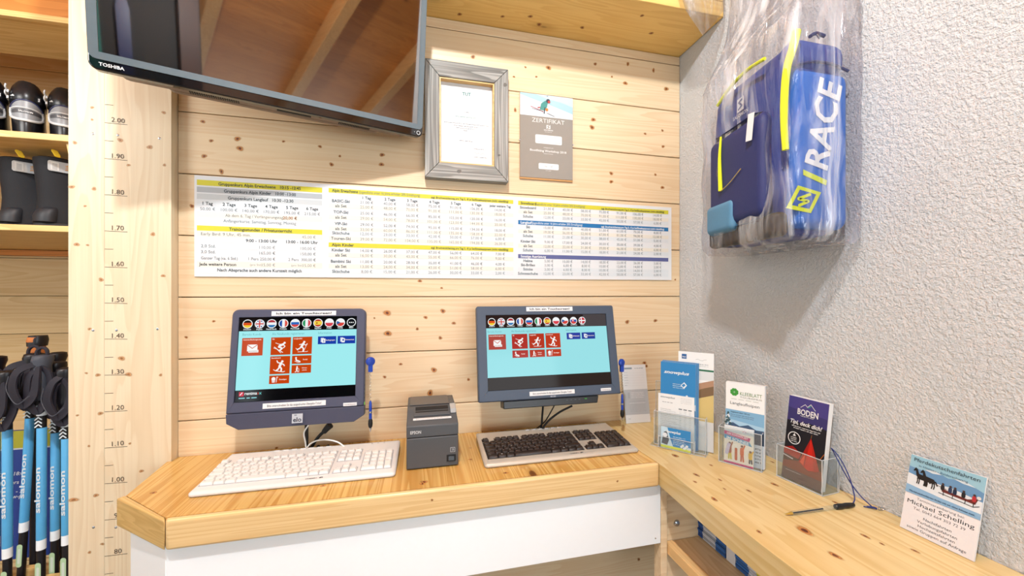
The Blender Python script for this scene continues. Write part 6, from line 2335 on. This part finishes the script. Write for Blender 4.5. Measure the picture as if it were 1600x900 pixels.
def snow_boot(label, loc, rz):
    T = thing('snowboard_boot', label, 'snowboard boot', loc, (0, 0, rz), 'snowboard boots on the lower shelf')
    # heel faces -y, toe towards +y
    m_ = MB()
    m_.loft([ell(0, .07, .046, .135, .0), ell(0, .07, .050, .140, .006), ell(0, .07, .050, .140, .022), ell(0, .07, .048, .136, .026)], M['rubber'])
    m_.build('sole', T)
    m_ = MB()
    m_.loft([ell(0, .07, .048, .134, .0265), ell(0, .068, .051, .132, .05), ell(0, .052, .050, .112, .085), ell(0, .028, .050, .086, .115), ell(0, .012, .052, .072, .150),
             ell(0, .006, .055, .070, .190), ell(0, .002, .058, .070, .230), ell(0, .000, .059, .070, .254), ell(0, .002, .052, .062, .258), ell(0, .002, .048, .058, .225)], bb, True, True)
    m_.build('upper', T, angle=50)
    m_ = MB()
    m_.loft([ell(0, -.036, .050, .034, .028, p=2.2), ell(0, -.034, .052, .036, .050, p=2.2), ell(0, -.028, .049, .034, .070, p=2.2), ell(0, -.022, .044, .028, .080, p=2.2)], bg)
    m_.build('heel_cup', T, angle=60)
    m_ = MB()
    m_.tube([(.0595, -.030, .205), (.0600, .004, .203), (.0575, .022, .185), (.0545, .040, .14), (.0535, .070, .095), (.0520, .100, .082)], .0016, M['rubber'], 6)
    m_.build('seam', T)
    m_ = MB()
    m_.prism(rrect(-.040, .206, .034, .242, .006, 3), (.0590, 0, 0), (0, 1, 0), (0, 0, 1), (.0022, 0, 0), M['acrylic_edge'])
    pk = m_.build('size_pocket', T)
    pr = Pr((.0614, 0, 0), (0, 1, 0), (0, 0, 1))
    pr.rect(-.033, .210, -.012, .238, ink('#E8E6E2'), 1)
    for i in range(5):
        pr.rect(-.029, .213 + .0045 * i, -.016, .2145 + .0045 * i, ink('#8A8A90'), 2)
    pr.text('316', .014, .2235, .0095, ink('#E0982A'), 2, 'c', True, rot=math.pi / 2)
    pr.build('size_label', pk)
    m_ = MB()
    m_.prism(rpoly([(-.026, .252), (-.008, .249), (-.020, .272), (-.040, .277)], .004, 3), (.056, 0, 0), (0, 1, 0), (.12, 0, 1), (.006, 0, 0), YT)
    m_.build('pull_tab', T, bevel=.0015)
    return T


s1 = snow_boot('black snowboard boot with a yellow pull tab beside the post', (-1.273, 1.757, 1.7518), -.80)
s1.scale = (.92, .92, 1.0)
dup(s1, (-1.398, 1.790, 1.7518), (0, 0, -.80), 'black snowboard boot with a yellow pull tab at the left picture edge')

# ---- poster behind the poles
T = thing('banner', 'blue advertising board with a yellow top stripe and opening hours behind the ski poles', 'sign', (-1.3, 1.515, .70))
m_ = MB()
m_.box((-1.75, 1.510, .712), (-.985, 1.520, 1.105), pbr('banner_blue', '#23408E', .45, var=.03))
bn = m_.build('panel', T, world=True, smooth=False)
pr = Pr((0, 1.5095, 0), (1, 0, 0), (0, 0, 1))
pr.rect(-1.75, 1.052, -.985, 1.105, ink('#C9C43A'), 1)
pr.rect(-1.75, 1.0475, -.985, 1.052, ink('#E6E9EE'), 2)
wi = ink('#DDE4F2')
for s_, px, py in (('0', 2, 745), ('18:00', 32, 742), ('E', 3, 758), ('ers', 24, 756), ('98', 3, 772), ('1 - 2', 27, 770), ('t.', 3, 784), ('w-p', 27, 778)):
    q = onY(px, py, 1.5095)
    pr.text(s_, q.x, q.z, .0105, wi, 2, 'c', True, shear=.2)
pr.build('lettering', bn, world=True)
T = thing('pole_rack', 'low pine rack holding the ski poles at the left picture edge', 'rack', (-1.3, 1.45, 0))
for y in (1.372, 1.432):
    m_ = MB()
    m_.box((-1.9, y, .690), (-.936, y + .018, .722), M['rack_pine'])
    m_.build('rail', T, world=True, bevel=.001)
for x in (-1.88, -.975):
    m_ = MB()
    m_.box((x, 1.399, 0), (x + .03, 1.431, .722), M['rack_pine'])
    m_.build('upright', T, world=True, bevel=.001)

# ---- ski poles
P_bl, P_bd, P_wh = pbr('pole_blue', '#4F9FD0', .4), pbr('pole_black', '#141318', .35), pbr('pole_white', '#E6ECF0', .4)
P_gr, P_st, P_co = pbr('grip_grey', '#3E424C', .6), pbr('strap_black', '#1D1B26', .7), pbr('cork', '#B06A36', .7)


def ski_pole(label, px, y, ztop, zb0, zb1, tilt, grip='black', strap=1, lettered=True, loop=False):
    """shaft straight up from the floor; blue sleeve between zb0 and zb1; grip above"""
    base = onY(px, 800, y)
    T = thing('ski_pole', label, 'ski pole', (base.x - .84 * tilt, y, .004), (0, tilt, 0), 'ski poles in the rack')
    R = .0098
    m_ = MB()
    m_.lathe([(0, 0), (.002, .001), (.004, .03), (.0075, .05), (R - .001, .06), (R - .001, zb0 - .028)], (0, 0, 0), (0, 0, 1), P_bd, 14)
    sh_ = m_.build('shaft', T)
    m_ = MB()
    m_.lathe([(R - .0005, zb0 - .028), (R, zb0 - .0278), (R, zb0), (R - .0004, zb0)], (0, 0, 0), (0, 0, 1), P_wh, 14)
    m_.build('white_collar', T)
    m_ = MB()
    m_.lathe([(R, zb0 + .0002), (R + .0002, zb0 + .002), (R + .0002, zb1), (R, zb1 + .0003)], (0, 0, 0), (0, 0, 1), P_bl, 14)
    sl_ = m_.build('sleeve', T)
    m_ = MB()
    m_.lathe([(R - .0004, zb1 + .0005), (R - .0002, zb1 + .0006), (R - .0002, ztop - .125), (R - .002, ztop - .124)], (0, 0, 0), (0, 0, 1), P_bd, 14)
    m_.lathe([(R, zb1 + .034), (R + .0006, zb1 + .035), (R + .0006, zb1 + .062), (R, zb1 + .063)], (0, 0, 0), (0, 0, 1), P_wh, 14)
    m_.build('upper_shaft', T)
    pr = Pr((0, -R - .0006, 0), (1, 0, 0), (0, 0, 1), step=.0004)
    if lettered:
        pr.text('salomon', .0045, (zb0 + zb1) / 2 - .015, .0115, ink('#E9F2F7'), 1, 'c', True, width=.125, rot=math.pi / 2)
    for k_ in range(3):
        pr.stroke([(-.007, zb1 + .004 + .010 * k_), (.0, zb1 + .011 + .010 * k_), (.007, zb1 + .005 + .010 * k_)], .0032, ink('#E9F2F7'), 1)
    pr.build('lettering', sl_)
    pr = Pr((0, -R - .0003, 0), (1, 0, 0), (0, 0, 1), step=.0004)
    pr.poly(rrect(-.006, zb0 - .125, .007, zb0 - .060, .006, 4), ink('#BFE0B4'), 1)
    pr.poly(rrect(-.0025, zb0 - .115, .0035, zb0 - .072, .003, 3), ink('#DDEBDC'), 2)
    pr.build('sticker', sh_)
    g = {'black': P_bd, 'grey': P_gr, 'cork': P_co}[grip]
    m_ = MB()
    rings = []
    for r, z, fx in ((.0105, ztop - .124, 0), (.013, ztop - .118, 0), (.0145, ztop - .095, -.001), (.013, ztop - .075, 0), (.0155, ztop - .05, .001), (.015, ztop - .03, .001), (.018, ztop - .014, .002), (.0165, ztop - .003, .003), (.010, ztop, .003)):
        rings.append(ell(fx, -.001, r * 1.18, r * 1.25, z, 14, 2.2))
    m_.loft(rings, g)
    gr_ = m_.build('grip', T, angle=60)
    if grip == 'cork':
        m_ = MB()
        m_.loft([ell(.002, -.001, .0195, .021, ztop - .030, 14), ell(.003, -.001, .021, .022, ztop - .012, 14), ell(.004, -.001, .018, .019, ztop + .001, 14)], P_bd)
        m_.build('cap', T, angle=60)
    if strap:
        m_ = MB()
        rr = random.Random(int(px * 7))
        dx = rr.uniform(-.012, .012)
        # wide padded wrist strap: a drooping flat loop
        def ribbon(pts, wd, mat):
            P_ = spline(pts, 6)
            rg = []
            for i, q in enumerate(P_):
                t = (P_[min(i + 1, len(P_) - 1)] - P_[max(i - 1, 0)]).normalized()
                sd = t.cross(Vector((.25, 1, .1)).normalized()).normalized()
                nn_ = sd.cross(t).normalized()
                w2 = wd * (.55 + .45 * math.sin(math.pi * i / (len(P_) - 1)))
                rg.append([q + sd * w2 + nn_ * .0022, q - sd * w2 + nn_ * .0022, q - sd * w2 - nn_ * .0022, q + sd * w2 - nn_ * .0022])
            m_.loft(rg, mat)
        ribbon([(.006, -.014, ztop - .03), (.030, -.020, ztop - .05), (.034, -.024, ztop - .10), (.012, -.027, ztop - .150), (-.010, -.027, ztop - .12), (-.012, -.022, ztop - .06), (.0, -.016, ztop - .035)], .010, P_st)
        ribbon([(.003, -.016, ztop - .020), (-.020 + dx, -.028, ztop - .040), (-.026 + dx, -.034, ztop - .085), (-.006 + dx, -.036, ztop - .128), (.018 + dx, -.034, ztop - .105),
                (.020 + dx, -.028, ztop - .060), (.006, -.018, ztop - .030)], .0115, P_st)
        st_ = m_.build('wrist_strap', T, angle=50)
        m_ = MB()
        m_.tube([(-.030 + dx, -.040, ztop - .050), (-.032 + dx, -.043, ztop - .085), (-.010 + dx, -.044, ztop - .124), (.016 + dx, -.042, ztop - .104)], .0011, P_gr, 5)
        m_.build('stitching', st_)
    if loop:
        m_ = MB()
        m_.tube([(-.012, -.002, ztop - .012), (-.010, -.002, ztop + .010), (.002, -.002, ztop + .020), (.012, -.002, ztop + .012), (.013, -.002, ztop - .010)], .0042, P_st, 7)
        m_.build('hanging_loop', T)
    return T


ski_pole('blue-sleeved ski pole at the left picture edge, black grip lowest of the bundle', 11.5, 1.352, 1.312, .828, 1.150, .0)
ski_pole('blue-sleeved ski pole second from the left, leaning, with a strap loop on its grip', 37, 1.410, 1.352, .868, 1.165, .045, loop=True)
ski_pole('blue-sleeved ski pole with a grey grip, third from the left', 64.5, 1.352, 1.352, .840, 1.150, .004, grip='grey', loop=True)
ski_pole('blue-sleeved ski pole fourth from the left, its grip hanging with straps', 86, 1.405, 1.325, .835, 1.118, .004)
ski_pole('blue-sleeved ski pole half hidden by the post', 103.5, 1.352, 1.315, .845, 1.115, .0)
ski_pole('black ski pole with a cork grip behind the others, tallest in the bundle', 54, 1.468, 1.395, .58, .62, .010, grip='cork', strap=0, lettered=False)
ski_pole('plain black ski pole behind the grey-gripped one', 92, 1.465, 1.345, .58, .62, -.012, strap=1, lettered=False)
ski_pole('ski pole whose strap alone shows at the far left edge', -8, 1.41, 1.345, .83, 1.14, .0)

# ================================================================== behind the viewer, mirrored in the television: tall rack of skis
T = thing('ski_rack', 'dark tall ski rack behind the viewer, mirrored in the television', 'rack', (-.70, -1.25, 0))
m_ = MB()
m_.box((-1.30, -1.30, 0), (-.10, -1.27, 3.20), pbr('rack_dark', '#08090B', .6))
m_.build('back_panel', T, world=True)
m_ = MB()
m_.box((-.22, -1.269, 0), (-.12, -1.18, 3.20), pbr('rack_post', '#3A2018', .5))
m_.build('upright', T, world=True)
m_ = MB()
m_.box((-1.30, -1.269, 1.02), (-.222, -1.16, 1.05), M['rack_pine'])
m_.build('ledge', T, world=True)
for x, c_ in ((-.72, '#1F6A66'), (-.60, '#1F6A66'), (-.47, '#1C2A5A'), (-.86, '#22252C')):
    s_ = MB()
    s_.prism(rpoly([(-.03, 0), (.03, 0), (.026, .5), (.03, 1.65), (0, 1.8), (-.03, 1.65), (-.026, .5)], .02, 3), (x, -1.205, 1.053), (1, 0, 0), (0, -.02, 1), (0, -.012, 0), pbr('ski_' + c_[1:], c_, .3))
    o = s_.build('ski')
    tag(o, 'ski standing in the dark rack behind the viewer', 'ski', 'skis in the rack behind the viewer')
